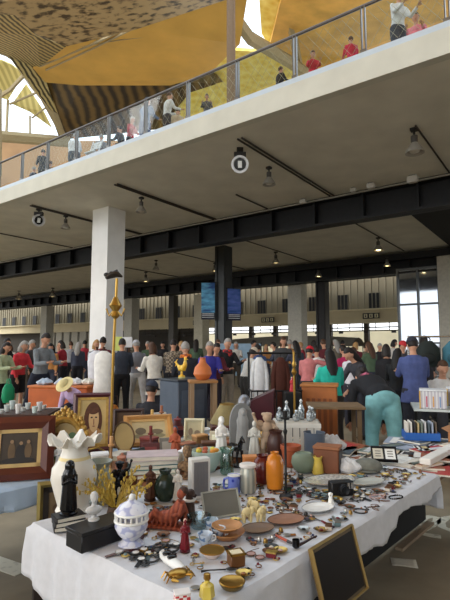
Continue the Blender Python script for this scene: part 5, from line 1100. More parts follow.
# clothes chest at the far side
p = Vector((-3.05, 9.1, 0)); t = thing('orange_chest', 'long orange wooden chest heaped with pale clothes', 'chest', p, R(-8)); m = MB(); m.rbox((0, 0, .52), (1.15, .5, .46), .04); m.build('body', mat((188, 96, 44), .45, var=.2, scale=4), t); m = MB(); m.rbox((0, 0, .77), (1.18, .53, .04), .2); m.build('lid', mat((204, 120, 66), .45), t)
for x in (-.5, .5):
    for y in (-.2, .2): m = MB(); m.box((x, y, .145), (.06, .06, .29)); m.build('leg', DARK_WOOD, t)
CL = [((206, 214, 226), 'pale blue folded shirt', 0), ((228, 228, 230), 'white folded shirt', .2), ((190, 204, 220), 'greyish blue folded shirt', -.28), ((232, 226, 214), 'cream folded blouse', .38)]
for k, (c, nm, dx) in enumerate(CL):
    m = MB(); m.ball((0, 0, .04), (.118, .2, .075), 24, 14, crumple(1, 1, 11 + k)); solid('folded_shirt', '%s heaped on the long orange chest' % nm, 'shirt', p + Vector((dx * 1.25 - .03, .02 * k, .793)), m, mat(c, .9, var=.08, scale=20, bump=.3), group='clothes on the orange chest')
for k, (px, Y, c, nm) in enumerate(((104, 8.7, (236, 234, 228), 'long white garment on a stand beside the brass pole'), (97, 9.8, (226, 226, 232), 'white garment on a stand behind the crouching lilac top'))):
    q = gp(px, Y); t = thing('dress_form', nm, 'garment', q, R(20 * k)); m = MB(); m.tube([(0, 0, .5), (0, 0, .9), (0, 0, 1.2), (0, 0, 1.36), (0, 0, 1.43)], [(.2, .14), (.16, .12), (.18, .12), (.16, .09), (.05, .05)], 16); m.build('garment', mat(c, .85, var=.1, scale=12, bump=.2), t); m = MB(); m.lathe([(.16, 0), (.15, .02), (.02, .05), (.02, 1.47), (.03, 1.5)], 16); m.build('stand', DARK_WOOD, t)
q = gp(77, 8.3); t = thing('pink_bag', 'pink cloth bag on the ground before the crouching person', 'bag', gp(84, 8.0), R(10)); m = MB(); m.ball((0, 0, .1), (.12, .08, .13), 18, 10, lambda v: Vector((v.x, v.y, max(v.z, -.75)))); m.build('bag_body', mat((222, 96, 130), .8), t); m = MB(); m.tube([(-.06, 0, .2), (-.05, 0, .32), (.05, 0, .32), (.06, 0, .2)], .01, 6); m.build('handle', mat((206, 80, 116), .8), t)
q = gp(14, 9.55) + Vector((0, 0, .42)); t = thing('green_bag', 'bright green plastic bag held by the person in the coral sweater', 'bag', q + Vector((-.02, -.12, 0)), R(60)); m = MB(); m.tube([(0, 0, 0), (0, 0, .1), (0, 0, .26), (0, 0, .36)], [(.1, .05), (.14, .08), (.13, .06), (.07, .03)], 14); m.build('bag_body', mat((30, 158, 110), .45, var=.15), t)
for s in (-1, 1): m = MB(); m.tube([(-.04, .02 * s, .35), (-.02, .02 * s, .46), (.02, .02 * s, .46), (.04, .02 * s, .35)], .008, 6); m.build('handle', mat((30, 158, 110), .45), t)
q = gp(115, 9.9) ; t = thing('orange_bag', 'orange shoulder bag on the ground by the black trousers', 'bag', q, R(10)); m = MB(); m.ball((0, 0, .15), (.12, .08, .18), 18, 10, lambda v: Vector((v.x, v.y, max(v.z, -.8)))); m.build('bag_body', mat((206, 130, 50), .7), t); m = MB(); m.tube([(-.08, 0, .28), (-.07, 0, .5), (.07, 0, .5), (.08, 0, .28)], .01, 6); m.build('strap', DARK_WOOD, t)
# crockery on the table behind the dark painting
CT = Vector((-3.3, 5.5, .7215)); rr = random.Random(9); ca, sa = math.cos(R(6)), math.sin(R(6))
wh = ['tiny white cup', 'white cream jug', 'white egg cup', 'white sugar pot', 'white saucer dish', 'white salt cellar']
wp = ['at the near corner', 'in the middle', 'at the far edge', 'by the table end']
k = 0
for ix in range(6):
    for iy in range(3):
        x = .12 + ix * .19; y = .1 + iy * .19; q = CT + Vector((x * ca - y * sa, x * sa + y * ca, 0)); nm = wh[(ix + iy * 2) % 6]; hh = .05 + .03 * ((ix * 2 + iy) % 3)
        lathe_thing('white_crockery', '%s on the crockery table, %s row, %s' % (nm, ('front', 'middle', 'back')[iy], ('first from the photo edge', 'second from the photo edge', 'third from the photo edge', 'third from the cake stand', 'second from the cake stand', 'closest to the cake stand')[ix]), 'crockery', q, [(.02, 0), (.025, .004), (.03, hh * .5), (.035, hh), (.032, hh), (.026, hh * .4), (.002, .006)], mat((230 - 6 * (k % 4), 226, 222), .3), 1, 14, group='white crockery'); k += 1
p = gp(54, 7.0); m = None
t = thing('round_side_table', 'small round white side table below the orange wooden chest', 'table', p); m = MB(); m.lathe([(.17, .0), (.16, .02), (.04, .05), (.035, .55), (.05, .57)], 20); m.build('pedestal', mat((222, 220, 214), .5), t); m = MB(); m.lathe([(.2, .57), (.22, .58), (.22, .6), (.2, .605)], 28); m.build('top', mat((230, 228, 224), .5), t)
for k, (px, Y, c, nm) in enumerate(((33, 7.4, (112, 108, 104), 'grey holdall on the ground under the denim jacket'), (49, 8.3, (40, 36, 34), 'black holdall on the ground before the orange chest'), (62, 7.6, (150, 140, 126), 'khaki holdall on the ground before the orange chest'))):
    t = thing('holdall', nm, 'bag', gp(px, Y), R(20 * k)); m = MB(); m.tube([(-.2, 0, .12), (-.17, 0, .12), (.17, 0, .12), (.2, 0, .12)], [(.04, .04), .12, .12, (.04, .04)], 14); m.build('bag_body', mat(c, .8, var=.2), t); m = MB(); m.tube([(-.08, 0, .22), (-.06, 0, .32), (.06, 0, .32), (.08, 0, .22)], .01, 6); m.build('handle', BLACK, t)
# ================================================================= signs, banners, awning
def sign(px, Y, zc, w, h, label, bgm, fn=None, mats=(), name='sign'):
    d = ray(px, 347); x = d[0] / d[1] * Y
    t = thing(name, label, 'sign', (x, Y, 0)); m = MB(); m.rbox((0, 0, zc), (w, .02, h), .2); m.build('board', bgm, t, False)
    m = MB(); m.tube([(0, .03, 0), (0, .03, zc + h / 2)], .02, 8); m.build('post', STEEL_DARK, t); return t
sign(118, 11.6, 1.58, .2, .34, 'yellow green paper sign on a post by the brass pole', mat((206, 216, 120), .7))
sign(127, 12.0, 1.62, .26, .26, 'white paper sign on a post above the dark jacket', mat((228, 228, 232), .7))
for k, (px, v) in enumerate(((211, -.62), (235, .66))):
    q = W(10.15, -7.7, 0); t = thing('hanging_banner', ('blue sky banner on the camera edge of the dark steel column, higher one', 'blue violet banner with green streak on the dark steel column, lower one')[k], 'banner', Vector((q.x + v, q.y - .05, (2.95, 2.9)[k])), R(-4 if k == 0 else 14)); m = MB(); m.box((0, 0, .95 - .2 * k), (.66, .04, 1.5 - .1 * k))
    m.build('banner_sheet', mat((20, 70, 130), .5, kind='noise', rgb2=((110, 190, 226), (90, 110, 190))[k], var=.14, scale=2.2, stretch=(.6, 1, 2)), t, False)
    m = MB(); m.mi = 0; m.box((0, -.0, .06), (.66, .045, .34)); m.mi = 1
    for z in (.0, .1, .17): m.box((0, -.024, z), (.58, .004, .03))
    m.build('lettered_strip', [mat((24, 28, 44), .5), mat((206, 206, 206), .5)], t, False)
    m = MB(); m.tube([(0, 0, 1.72 - .25 * k), (-v * .68, .0, 1.72 - .25 * k)], .025, 6); m.build('arm', STEEL_DARK, t)
for k, (px, lb) in enumerate(((268, 'dark pictogram sign on the cream ledge above the coats'), (372, 'dark pictogram sign on the cream ledge nearest the glazed room'), (198, 'dark pictogram sign on the cream ledge beside the banners'))):
    d = ray(px, 347); a = d[0] / d[1]; tt = (26.2 + 10.56 * .8066) / (a * .5911 + .8066)
    t = thing('pictogram_sign', lb, 'sign', (a * tt, tt, 3.8), -R(36.23)); m = MB(); m.box((0, 0, 0), (1.25, .06, .42)); m.build('sign_plate', mat((44, 40, 36), .5), t, False); m = MB(); m.mi = 0
    for q in (-.4, 0, .4): m.box((q, -.034, 0), (.26, .01, .28))
    m.mi = 1
    for q in (-.4, 0, .4): m.ball((q, -.042, .07), (.035, .006, .035), 8, 6); m.box((q, -.042, -.03), (.09, .008, .12))
    m.build('pictogram', [mat((206, 196, 160), .6), mat((44, 40, 36), .5)], t, False)
t = thing('market_awning', 'long grey canvas awning curving over the far stalls', 'awning', W(22, -10.2, 0), -R(36.23)); m = MB()
m.grid(20, 12, lambda a, b: ((a - .5) * 10, -1.3 + 2.6 * b, 1.55 + .75 * math.sin(PI * b) * (.75 + .25 * math.sin(PI * a)))); m.build('canvas', mat((120, 116, 108), .85, var=.12), t)
for x in (-4.8, -1.6, 1.6, 4.8):
    for y in (-1.25, 1.25): m = MB(); m.tube([(x, y, 0), (x, y, 1.56)], .03, 6); m.build('pole', STEEL_DARK, t)
t = thing('stall_screen', 'pale blue stall screen behind the white shirt and cap', 'screen', gp(240, 21), R(-8)); m = MB(); m.box((0, 0, .95), (1.9, .04, 1.4)); m.build('sheet', mat((150, 176, 196), .7, var=.1), t)
for x in (-.93, .93): m = MB(); m.box((x, 0, .85), (.05, .05, 1.7)); m.build('post', STEEL_DARK, t)
# ================================================================= box stall
ST = Vector((2.15, 5.5, 0)); ca, sa = math.cos(-R(18)), math.sin(-R(18))
def stall(x, y, z=.8015): return ST + Vector((x * ca - y * sa, x * sa + y * ca, z))
for k, (x, y, nm) in enumerate(((.22, .16, 'clear storage box with yellow edge at the near end of the stall'), (.55, .16, 'second clear storage box from the near end of the stall'), (.88, .16, 'third clear storage box from the near end of the stall'), (1.22, .16, 'clear storage box at the photo edge on the stall'), (.55, .5, 'clear storage box in the rear row before the dark blue coat'), (.95, .5, 'clear storage box in the rear row before the white shirt'))):
    t = thing('storage_box', nm, 'box', stall(x, y), -R(22), 'clear storage boxes'); m = MB(); m.rbox((0, 0, .10), (.28, .26, .20), .06); m.build('box_body', mat((226, 226, 226), .35, kind='stripe', rgb2=(196, 190, 200), var=.2, scale=9), t)
    m = MB(); m.box((-.142, -.118, .1), (.012, .03, .2)); m.build('yellow_edge', mat((226, 184, 84), .5), t); m = MB(); m.rbox((0, 0, .206), (.29, .27, .016), .2); m.build('lid', mat((232, 234, 236), .35), t)
    for q in range(3): m = MB(); m.box((-.07 + q * .07, -.132, .08), (.012, .006, .12)); m.build('content_stripe', mat(((206, 90, 110), (226, 170, 80), (120, 150, 190))[(k + q) % 3], .5), t)
for k, (x, c, nm) in enumerate(((.40, (30, 38, 36), 'black rucksack hanging above the box stall'), (.80, (60, 110, 126), 'teal rucksack hanging beside the black one'))):
    q = stall(x, 2.6, 1.18); t = thing('rucksack', nm, 'bag', q, -R(22)); m = MB(); m.tube([(0, 0, 0), (0, 0, .1), (0, 0, .3), (0, 0, .42)], [(.14, .08), (.19, .12), (.18, .11), (.07, .05)], 14); m.build('bag_body', mat(c, .8, var=.2), t); m = MB(); m.ball((0, -.11, .14), (.12, .05, .09), 14, 8); m.build('pocket', mat(tuple(int(v * .8) for v in c), .8), t); m = MB(); m.torus((0, 0, .44), .04, .009, 14, 6, (PI / 2, 0, 0)); m.build('loop', BLACK, t)
t = thing('hanging_rail', 'pale steel rail on posts that carries the two rucksacks', 'rail', stall(.1, 2.6, 0), -R(18)); m = MB(); m.tube([(0, 0, 1.67), (1.1, 0, 1.67)], .015, 8); m.build('rail', SILVER, t)
for x in (.0, 1.1): m = MB(); m.tube([(x, 0, 0), (x, 0, 1.69)], .018, 8); m.build('post', SILVER, t)
t = thing('camp_stool', 'dark camp stool under the seated man in the white shirt', 'stool', SC.objects[BOXMAN].location.copy(), 0); m = MB(); m.rbox((0, .04, .36), (.34, .30, .03), .3); m.build('seat', BLACK, t)
for x in (-.14, .14):
    for y in (-.08, .16): m = MB(); m.tube([(x, y, 0), (x * .9, y, .345)], .012, 6); m.build('leg', STEEL_DARK, t)
# ================================================================= magazines and papers past the trinket table
rr = random.Random(21)
COV = [((222, 214, 200), 'cream'), ((206, 206, 206), 'pale grey'), ((150, 88, 60), 'rust'), ((196, 176, 130), 'sand'), ((96, 84, 72), 'brown'), ((232, 228, 220), 'white'), ((84, 96, 104), 'slate'), ((176, 60, 56), 'red'), ((120, 130, 120), 'sage'), ((214, 190, 160), 'peach'), ((60, 56, 58), 'charcoal'), ((160, 170, 186), 'pale blue')]
FORM = [('magazine', .21, .28), ('newspaper', .30, .36), ('booklet', .14, .20), ('envelope', .22, .11)]
PLACE_M = ['at the near corner of the magazine table', 'along the near edge of the magazine table', 'by the far edge of the magazine table', 'in the middle of the magazine heap', 'below the teal trousers', 'beside the blue crate of papers']
used = set(); n_m = 0
for lay in range(4):
    for ix in range(5):
        for iy in range(4):
            x = .13 + ix * .255 + rr.uniform(-.05, .05); y = .13 + iy * .16 + rr.uniform(-.03, .03)
            if iy < 3: x = max(x, .19)
            if iy == 3: x = .19 + ix * .045; y = .80 + .10 * (ix % 4) + rr.uniform(-.03, .03)
            if lay >= 2 and rr.random() < .25: continue
            cn = (ix * 5 + iy * 3 + lay * 7) % 12; c, nm = COV[cn]; f = FORM[(ix + 2 * iy + lay) % 4]
            pl = PLACE_M[0] if x < .3 and y < .35 else PLACE_M[1] if y < .35 else 'on the small newspaper table' if y > .7 else PLACE_M[4] if (x > .6 and x < .9 and y > .42) else PLACE_M[2] if y > .42 else PLACE_M[5] if x > .8 else PLACE_M[3]
            dep = ('lowest layer', 'second layer', 'third layer', 'on top')[lay]
            lab = '%s %s %s, %s' % (nm, f[0], pl, dep)
            if lab in used:
                lab = '%s %s with %s band %s, %s' % (nm, f[0], COV[(cn + 3 + n_m) % 12][1], pl, dep)
                if lab in used: continue
            used.add(lab)
            z = .6925 + lay * .0145
            q = ts(2.02, .04, 0) + E1 * x + E2 * y + Vector((0, 0, z))
            t = thing(f[0], lab, f[0], q, TA + rr.uniform(-.6, .6), 'printed matter on the magazine table')
            m = MB(); m.box((0, 0, .005), (f[1], f[2], .010)); m.build('pages', mat((228, 222, 206), .8), t, False)
            m = MB(); m.mi = 0; m.box((0, 0, .0112), (f[1], f[2], .0024)); m.mi = 1; m.box((0, f[2] * .3, .0127), (f[1] * .8, f[2] * .16, .0006)); m.mi = 2; m.box((0, -f[2] * .1, .0127), (f[1] * .7, f[2] * .36, .0006))
            m.build('cover', [mat(c, .45), mat(COV[(cn + 3 + n_m) % 12][0], .45), mat(COV[(cn + 5) % 12][0], .45, var=.3, scale=30)], t, False)
            n_m += 1
ZTOP = .6925 + 4 * .0145 + .001
q = ts(3.02, .45, ZTOP); t = thing('paper_crate', 'low blue crate packed with upright papers beside the teal trousers', 'crate', q, TA - R(60)); m = MB(); m.box((0, 0, .006), (.26, .18, .012))
for c, d in (((0, -.09, .03), (.26, .008, .06)), ((0, .09, .03), (.26, .008, .06)), ((-.13, 0, .03), (.008, .18, .06)), ((.13, 0, .03), (.008, .18, .06))): m.box(c, d)
m.build('crate_body', mat((40, 96, 176), .45), t, False)
for k in range(9): m = MB(); m.box((-.11 + k * .027, 0, .075), (.012, .15, .12 + .01 * (k % 3))); m.build('paper_sheaf', mat(COV[(k * 5) % 12][0], .7), t, False)
q = ts(2.45, .12, ZTOP); m = MB(); m.rbox((0, 0, .02), (.62, .07, .04), .1); solid('white_plank', 'long white plank lying on the near edge of the magazine heap', 'plank', q, m, mat((226, 222, 214), .7), TA, smooth=False)
q = ts(3.14, .16, ZTOP); t = thing('brown_carton', 'open brown cardboard carton at the near end of the magazine heap', 'carton', q, TA); m = MB(); m.rbox((0, 0, .04), (.22, .16, .08), .03); m.build('carton_body', mat((164, 112, 74), .8), t, False)
for s in (-1, 1): m = MB(); m.box((0, .1 * s, .085), (.2, .07, .003), (R(25 * s), 0, 0)); m.build('flap', mat((180, 130, 90), .8), t, False)
# stacked books on the stall behind the teal trousers
# ================================================================= floor: leaning mirror, paper, painted number
frame_thing('leaning_mirror', 'dark glass picture in double gold frame leaning on the table front', 'picture', ts(.625, -.105, .566), (R(-15), 0, TA), .32, .235, .009, mat((150, 124, 74), .35, .6), [mat((20, 15, 15), .3, var=.2, spec=.15)], None, (.011, mat((92, 76, 50), .35, .5)), .016)
m = MB(); m.rbox((0, 0, .280), (.16, .07, .560), .03); solid('dark_stool', 'dark block stool under the leaning gold framed picture', 'stool', ts(.55, -.135, 0), m, mat((22, 20, 20), .8), TA, smooth=False)
m = MB(); m.grid(6, 6, lambda a, b: ((a - .5) * .17, (b - .5) * .13, .003 + .002 * math.sin(a * 5) * math.sin(b * 4 + 1))); o = solid('paper_sheet', 'creased sheet of white paper lying on the asphalt floor', 'paper', at(404, 563, 0), m, mat((214, 206, 186), .8, var=.08, scale=40), R(-14)); o.modifiers.new('s', 'SOLIDIFY').thickness = .001
m = MB(); m.box((0, 0, .012), (.7, .06, .022)); solid('cardboard_strip', 'beige cardboard strip on the floor under the trinket table', 'cardboard', ts(2.92, .485, 0), m, mat((140, 120, 96), .8), TA, smooth=False)
PAINT = mat((206, 200, 180), .8, kind='noise', rgb2=(130, 122, 108), var=.12, scale=14, thr=.66)
m = MB(); a = at(-30, 553, 0); b = at(24, 572, 0); d = (b - a).normalized(); n = Vector((-d.y, d.x, 0)) * .07
m.add([a + n, b + n, b - n, a - n] + [v + Vector((0, 0, .003)) for v in (a + n, b + n, b - n, a - n)], [(0, 1, 2, 3), (4, 5, 6, 7), (0, 1, 5, 4), (1, 2, 6, 5), (2, 3, 7, 6), (3, 0, 4, 7)]); struct('road_marking', m, PAINT)
def digit(pts, w, nm):
    m = MB(); P = [at(x, y, 0) for x, y in pts]
    vs, fs = [], []
    for i, p in enumerate(P):
        tv = (P[min(i + 1, len(P) - 1)] - P[max(i - 1, 0)]).normalized(); nn = Vector((-tv.y, tv.x, 0)) * w
        vs += [p + nn, p - nn, p + nn + Vector((0, 0, .003)), p - nn + Vector((0, 0, .003))]
    for i in range(len(P) - 1):
        a = 4 * i; fs += [(a, a + 4, a + 5, a + 1), (a + 2, a + 3, a + 7, a + 6), (a, a + 2, a + 6, a + 4), (a + 1, a + 5, a + 7, a + 3)]
    fs += [(0, 1, 3, 2), (len(vs) - 4, len(vs) - 2, len(vs) - 1, len(vs) - 3)]
    m.add(vs, fs); return struct(nm, m, PAINT)
# the painted parking number 20
digit([(424, 526), (421, 522), (424, 518), (431, 516.5), (437, 518), (437, 522), (431, 526), (423, 530), (419, 533), (430, 535.5), (441, 537)], .035, 'road_marking.001')
digit([(446, 518), (441, 522), (442, 527), (449, 530), (458, 529), (463, 525), (461, 520), (454, 517), (446, 518)], .035, 'road_marking.002')

# ================================================================= odd goods between the frames and the statues
GOODS = [((70, 44, 30), 'dark walnut'), ((150, 112, 70), 'honey brown'), ((196, 186, 158), 'cream'), ((92, 34, 30), 'oxblood'), ((60, 66, 60), 'moss green'), ((128, 124, 116), 'stone grey'), ((36, 32, 30), 'black'), ((176, 140, 78), 'brass coloured'), ((120, 74, 52), 'chestnut'), ((214, 208, 196), 'off white')]
GK = ['casket', 'tin', 'candlestick', 'bowl', 'jar', 'book', 'plaque']
bpy.context.view_layer.update()
taken = []
for o in SC.objects:
    if o.parent is None and o.get('label') and o.name.split('.')[0] not in ('market_table', 'tablecloth', 'person'):
        taken.append(o.location.xy.copy())
marks = [(o.location.xy.copy(), n) for n, nm in (('the framed portrait', 'framed_portrait'), ('the khaki oval tray', 'oval_tray'), ('the tilted landscape picture', 'tilted_landscape'), ('the cream picture frame', 'cream_frame'), ('the stack of old books', 'old_book'), ('the hooded garden figurine', 'gnome_figurine'), ('the celadon bowl', 'celadon_bowl'), ('the arched stone niche', 'niche_madonna'), ('the silver bust', 'silver_bust'), ('the beige cherub', 'beige_cherub'), ('the brass pole', 'brass_pole'), ('the gilt oval frame', 'gilt_oval_frame'), ('the white slatted crate', 'white_crate')) for o in [SC.objects[nm]]]
rr = random.Random(77); usedg = set(); ng = 0
def good(p, scale):
    global ng
    best = min(marks, key=lambda q: (q[0] - p.xy).length); d = p.xy - best[0]; vd = best[0].normalized(); al = d.dot(vd); ac = d.x * vd.y - d.y * vd.x
    rel = 'in front of' if al < -abs(ac) * .8 else 'behind' if al > abs(ac) * .8 else 'beside'
    for k in range(70):
        c, nm = GOODS[(ng * 3 + k) % 10]; kd = GK[(ng + k // 10) % 7]; lab = 'small %s %s standing %s %s' % (nm, kd, rel, best[1])
        if lab not in usedg: break
    usedg.add(lab); ng += 1; s = scale; m_ = mat(c, .45, .5 if nm[0:5] == 'brass' else 0.0, var=.25, scale=20)
    t = thing(kd if kd != 'tin' else 'storage_tin', lab, kd, p, rr.uniform(-.5, 1.0), 'small goods between frames and statues'); m2 = mat(tuple(min(255, int(v * 1.3 + 12)) for v in c), .45)
    if kd in ('casket', 'tin'): m = MB(); m.rbox((0, 0, .04 * s), (.11 * s, .075 * s, .08 * s), .06); m.build('body', m_, t); m = MB(); m.rbox((0, 0, .088 * s), (.115 * s, .08 * s, .016 * s), .2); m.build('lid', m2, t)
    elif kd == 'candlestick': m = MB(); m.lathe([(.035 * s, 0), (.03 * s, .01 * s), (.009 * s, .025 * s), (.009 * s, .08 * s), (.016 * s, .09 * s), (.008 * s, .1 * s), (.008 * s, .16 * s)], 16); m.build('stem', m_, t); m = MB(); m.lathe([(.02 * s, .16 * s), (.022 * s, .17 * s), (.012 * s, .172 * s), (.012 * s, .22 * s), (.008 * s, .222 * s)], 14); m.build('candle_cup', m2, t)
    elif kd == 'bowl': m = MB(); m.lathe([(.03 * s, 0), (.034 * s, .006 * s), (.06 * s, .04 * s), (.07 * s, .065 * s), (.066 * s, .065 * s), (.03 * s, .015 * s), (.002, .013 * s)], 24); m.build('bowl_body', m_, t); m = MB(); m.torus((0, 0, .066 * s), .068 * s, .003 * s, 24, 6); m.build('rim', m2, t)
    elif kd == 'jar': m = MB(); m.lathe([(.03 * s, 0), (.042 * s, .01 * s), (.046 * s, .06 * s), (.03 * s, .1 * s), (.03 * s, .11 * s)], 20); m.build('body', m_, t); m = MB(); m.lathe([(.032 * s, .11 * s), (.034 * s, .12 * s), (.01 * s, .13 * s), (.008 * s, .142 * s), (.001, .144 * s)], 18); m.build('lid', m2, t)
    elif kd == 'book': m = MB(); m.box((0, 0, .003), (.12 * s, .16 * s, .006)); m.box((0, 0, .035), (.12 * s, .16 * s, .006)); m.box((-.06 * s, 0, .019), (.006, .16 * s, .038)); m.build('cover', m_, t, False); m = MB(); m.box((.002, 0, .019), (.112 * s, .152 * s, .026)); m.build('page_block', mat((214, 204, 180), .8), t, False)
    else: m = MB(); m.rbox((0, .03 * s, .07 * s), (.12 * s, .02, .14 * s), .2, (R(-14), 0, 0)); m.build('plate', m_, t); m = MB(); m.rbox((0, .018 * s, .07 * s), (.08 * s, .008, .09 * s), .2, (R(-14), 0, 0)); m.build('picture', m2, t)
    taken.append(p.xy.copy())
def scatter(n, s0, s1, t0, t1, z, scale, gap):
    for _ in range(n):
        for __ in range(40):
            p = ts(rr.uniform(s0, s1), rr.uniform(t0, t1), z)
            if all((p.xy - q).length > gap for q in taken): good(p, scale); break
scatter(34, .3, 2.1, 1.85, 2.65, .7125, 1.1, .13)
scatter(30, .68, 1.92, 1.18, 1.64, .7515, .95, .12)
# ================================================================= trinkets on the white cloth
rr = random.Random(33)
for o in list(SC.objects): pass
bpy.context.view_layer.update()
OCC = []
def add_occ(o):
    lo = [1e9, 1e9]; hi = [-1e9, -1e9]; st_ = [o]; zmin = 9
    while st_:
        q = st_.pop(); st_ += list(q.children)
        if q.type == 'MESH':
            for c in q.bound_box:
                v = q.matrix_world @ Vector(c); zmin = min(zmin, v.z)
                for i in range(2): lo[i] = min(lo[i], v[i]); hi[i] = max(hi[i], v[i])
    if lo[0] < 1e8 and .70 < zmin < .9: OCC.append(((lo[0] + hi[0]) / 2, (lo[1] + hi[1]) / 2, .40 * ((hi[0] - lo[0]) + (hi[1] - lo[1])) / 2 + .008))
for o in list(SC.objects):
    if o.parent is None and o.get('label') and o.name.split('.')[0] not in ('market_table', 'tablecloth', 'person'): add_occ(o)
METALS = [((176, 174, 168), .3, .8, 'silver'), ((150, 116, 58), .35, .75, 'brass'), ((116, 78, 52), .4, .7, 'copper'), ((60, 58, 56), .4, .6, 'blackened'), ((196, 164, 90), .3, .75, 'gilt')]
GEMS = [((110, 32, 40), 'red'), ((44, 70, 56), 'green'), ((50, 64, 104), 'blue'), ((206, 196, 180), 'pearl white'), ((150, 98, 54), 'amber'), ((76, 54, 74), 'purple'), ((20, 20, 22), 'black'), ((120, 144, 146), 'turquoise'), ((190, 156, 150), 'pink')]
def mm(i): c = METALS[i]; return mat(c[0], c[1], c[2], var=.2)
def gm(i): return mat(GEMS[i][0], .15, var=.2)
def tr_ring(t, a, b):
    m = MB(); m.torus((0, 0, .0022), .010, .0018, 18, 6); m.build('band', mm(a), t); m = MB(); m.ball((.010, 0, .0055), (.005, .005, .004), 8, 6); m.build('stone', gm(b), t)
def tr_brooch(t, a, b):
    m = MB(); m.lathe([(.014, .001), (.015, .003), (.011, .005), (.002, .0052)], 18, mod=lambda q, i, r, z: (r * (1 + .15 * math.sin(q * 8)), z)); m.build('setting', mm(a), t); m = MB(); m.ball((0, 0, .006), (.008, .006, .004), 10, 6); m.build('stone', gm(b), t)
def tr_bracelet(t, a, b):
    m = MB(); m.torus((0, 0, .005), .030, .0038, 26, 8); m.build('bangle', mm(a), t)
    for k in range(3): m = MB(); m.ball((.03 * math.cos(k * 2.1), .03 * math.sin(k * 2.1), .010), (.0048, .0048, .003), 8, 6); m.build('stone', gm(b), t)
def tr_beads(t, a, b):
    m = MB(); n = 24
    for k in range(n): q = 2 * PI * k / n; r = .034 * (1 + .25 * math.sin(2 * q + a)); m.ball((r * math.cos(q), r * .8 * math.sin(q), .0042), .0042, 6, 4)
    m.build('bead_string', gm(b), t); m = MB(); m.tube([(.036 * math.cos(q * .1), .028 * math.sin(q * .1), .004) for q in range(6)], .003, 6); m.build('clasp', mm(a), t)
def tr_watch(t, a, b):
    m = MB(); m.lathe([(.014, .001), (.016, .003), (.016, .008), (.014, .009)], 20); m.build('case', mm(a), t); m = MB(); m.lathe([(.0125, .0092), (.001, .0096)], 18); m.build('dial', PORCELAIN, t)
    
    for y in (-.034, .034): m = MB(); m.box((0, y, .003), (.014, .04, .003)); m.build('strap', mat(tuple(int(v * .6) for v in GEMS[b][0]), .6), t)
def tr_spoon(t, a, b):
    m = MB(); m.ball((.05, 0, .004), (.018, .011, .0035), 12, 6); m.tube([(.033, 0, .003), (-.02, 0, .005), (-.05, 0, .003)], [.0025, .002, .004], 6); m.build('spoon_body', mm(a), t)
def tr_knife(t, a, b):
    m = MB(); m.prism([(.0, -.004), (.06, -.003), (.072, .003), (.0, .004)], .002, off=.001); m.build('blade', SILVER, t); m = MB(); m.tube([(0, 0, .004), (-.03, 0, .004), (-.05, 0, .004)], [.0042, .005, .0042], 8); m.build('grip', gm(b), t)
def tr_key(t, a, b):
    m = MB(); m.torus((-.018, 0, .0022), .008, .0018, 14, 6); m.tube([(-.01, 0, .0022), (.025, 0, .0022)], .0018, 6); m.box((.02, .005, .0022), (.004, .008, .003)); m.box((.012, .004, .0022), (.003, .006, .003)); m.build('key_body', mm(a), t)
def tr_medal(t, a, b):
    m = MB(); m.lathe([(.014, .0008), (.015, .0018), (.014, .003), (.001, .0032)], 20); m.build('disc', mm(a), t); m = MB(); m.prism([(-.008, .013), (.008, .013), (.010, .036), (-.010, .036)], .0015, off=.0012); m.build('ribbon', gm(b), t)
def tr_box(t, a, b):
    m = MB(); m.rbox((0, 0, .008), (.036, .026, .016), .12); m.build('body', gm(b), t); m = MB(); m.rbox((0, 0, .0185), (.038, .028, .005), .2); m.build('lid', mm(a), t)
def tr_bottle(t, a, b):
    m = MB(); m.lathe([(.010, 0), (.012, .003), (.012, .022), (.005, .028), (.005, .034)], 14); m.build('bottle_body', gm(b), t); m = MB(); m.lathe([(.006, .034), (.0065, .036), (.005, .043)], 12); m.build('stopper', mm(a), t)
def tr_glasses(t, a, b):
    m = MB()
    for s in (-1, 1): m.torus((.021 * s, 0, .003), .0165, .0014, 18, 6); m.tube([(.037 * s, 0, .003), (.036 * s, .03, .003), (.03 * s, .055, .003)], .0013, 5)
    m.tube([(-.006, .004, .003), (.006, .004, .003)], .0014, 5); m.build('rim', mm(a), t); m = MB()
    for s in (-1, 1): m.lathe([(.016, .0025), (.001, .003)], 16, c=(.021 * s, 0, 0))
    m.build('lens', gm(b), t)
def tr_dish(t, a, b):
    m = MB(); m.lathe([(.012, 0), (.016, .002), (.026, .008), (.027, .0095), (.024, .008), (.014, .003), (.001, .0028)], 22); m.build('dish_body', mm(a), t); m = MB(); m.ball((0, 0, .006), (.009, .009, .004), 10, 6); m.build('stone', gm(b), t)
def tr_chain(t, a, b):
    m = MB(); pts = [(.035 * math.sin(q * .5) + .002 * q, .02 * math.cos(q * .83) + .0015 * q, .002) for q in range(22)]; m.tube([Vector(p) for p in pts], .0016, 5); m.build('chain', mm(a), t); m = MB(); m.ball(Vector(pts[-1]) + Vector((0, 0, .0012)), (.008, .006, .0032), 10, 6); m.build('pendant', gm(b), t)
def tr_thimble(t, a, b):
    m = MB(); m.lathe([(.009, 0), (.0095, .002), (.008, .014), (.005, .018), (.001, .0185)], 14); m.build('thimble_body', mm(a), t); m = MB(); m.torus((0, 0, .0022), .0095, .001, 14, 5); m.build('rim', gm(b), t)
def tr_figure(t, a, b):
    m = MB(); m.lathe([(.010, 0), (.010, .003), (.006, .006), (.009, .018), (.006, .03), (.003, .033)], 12); m.ball((0, 0, .038), .0058, 8, 6); m.build('figure', gm(b), t); m = MB(); m.lathe([(.0115, 0.0005), (.0115, .0032)], 12); m.build('base', mm(a), t)
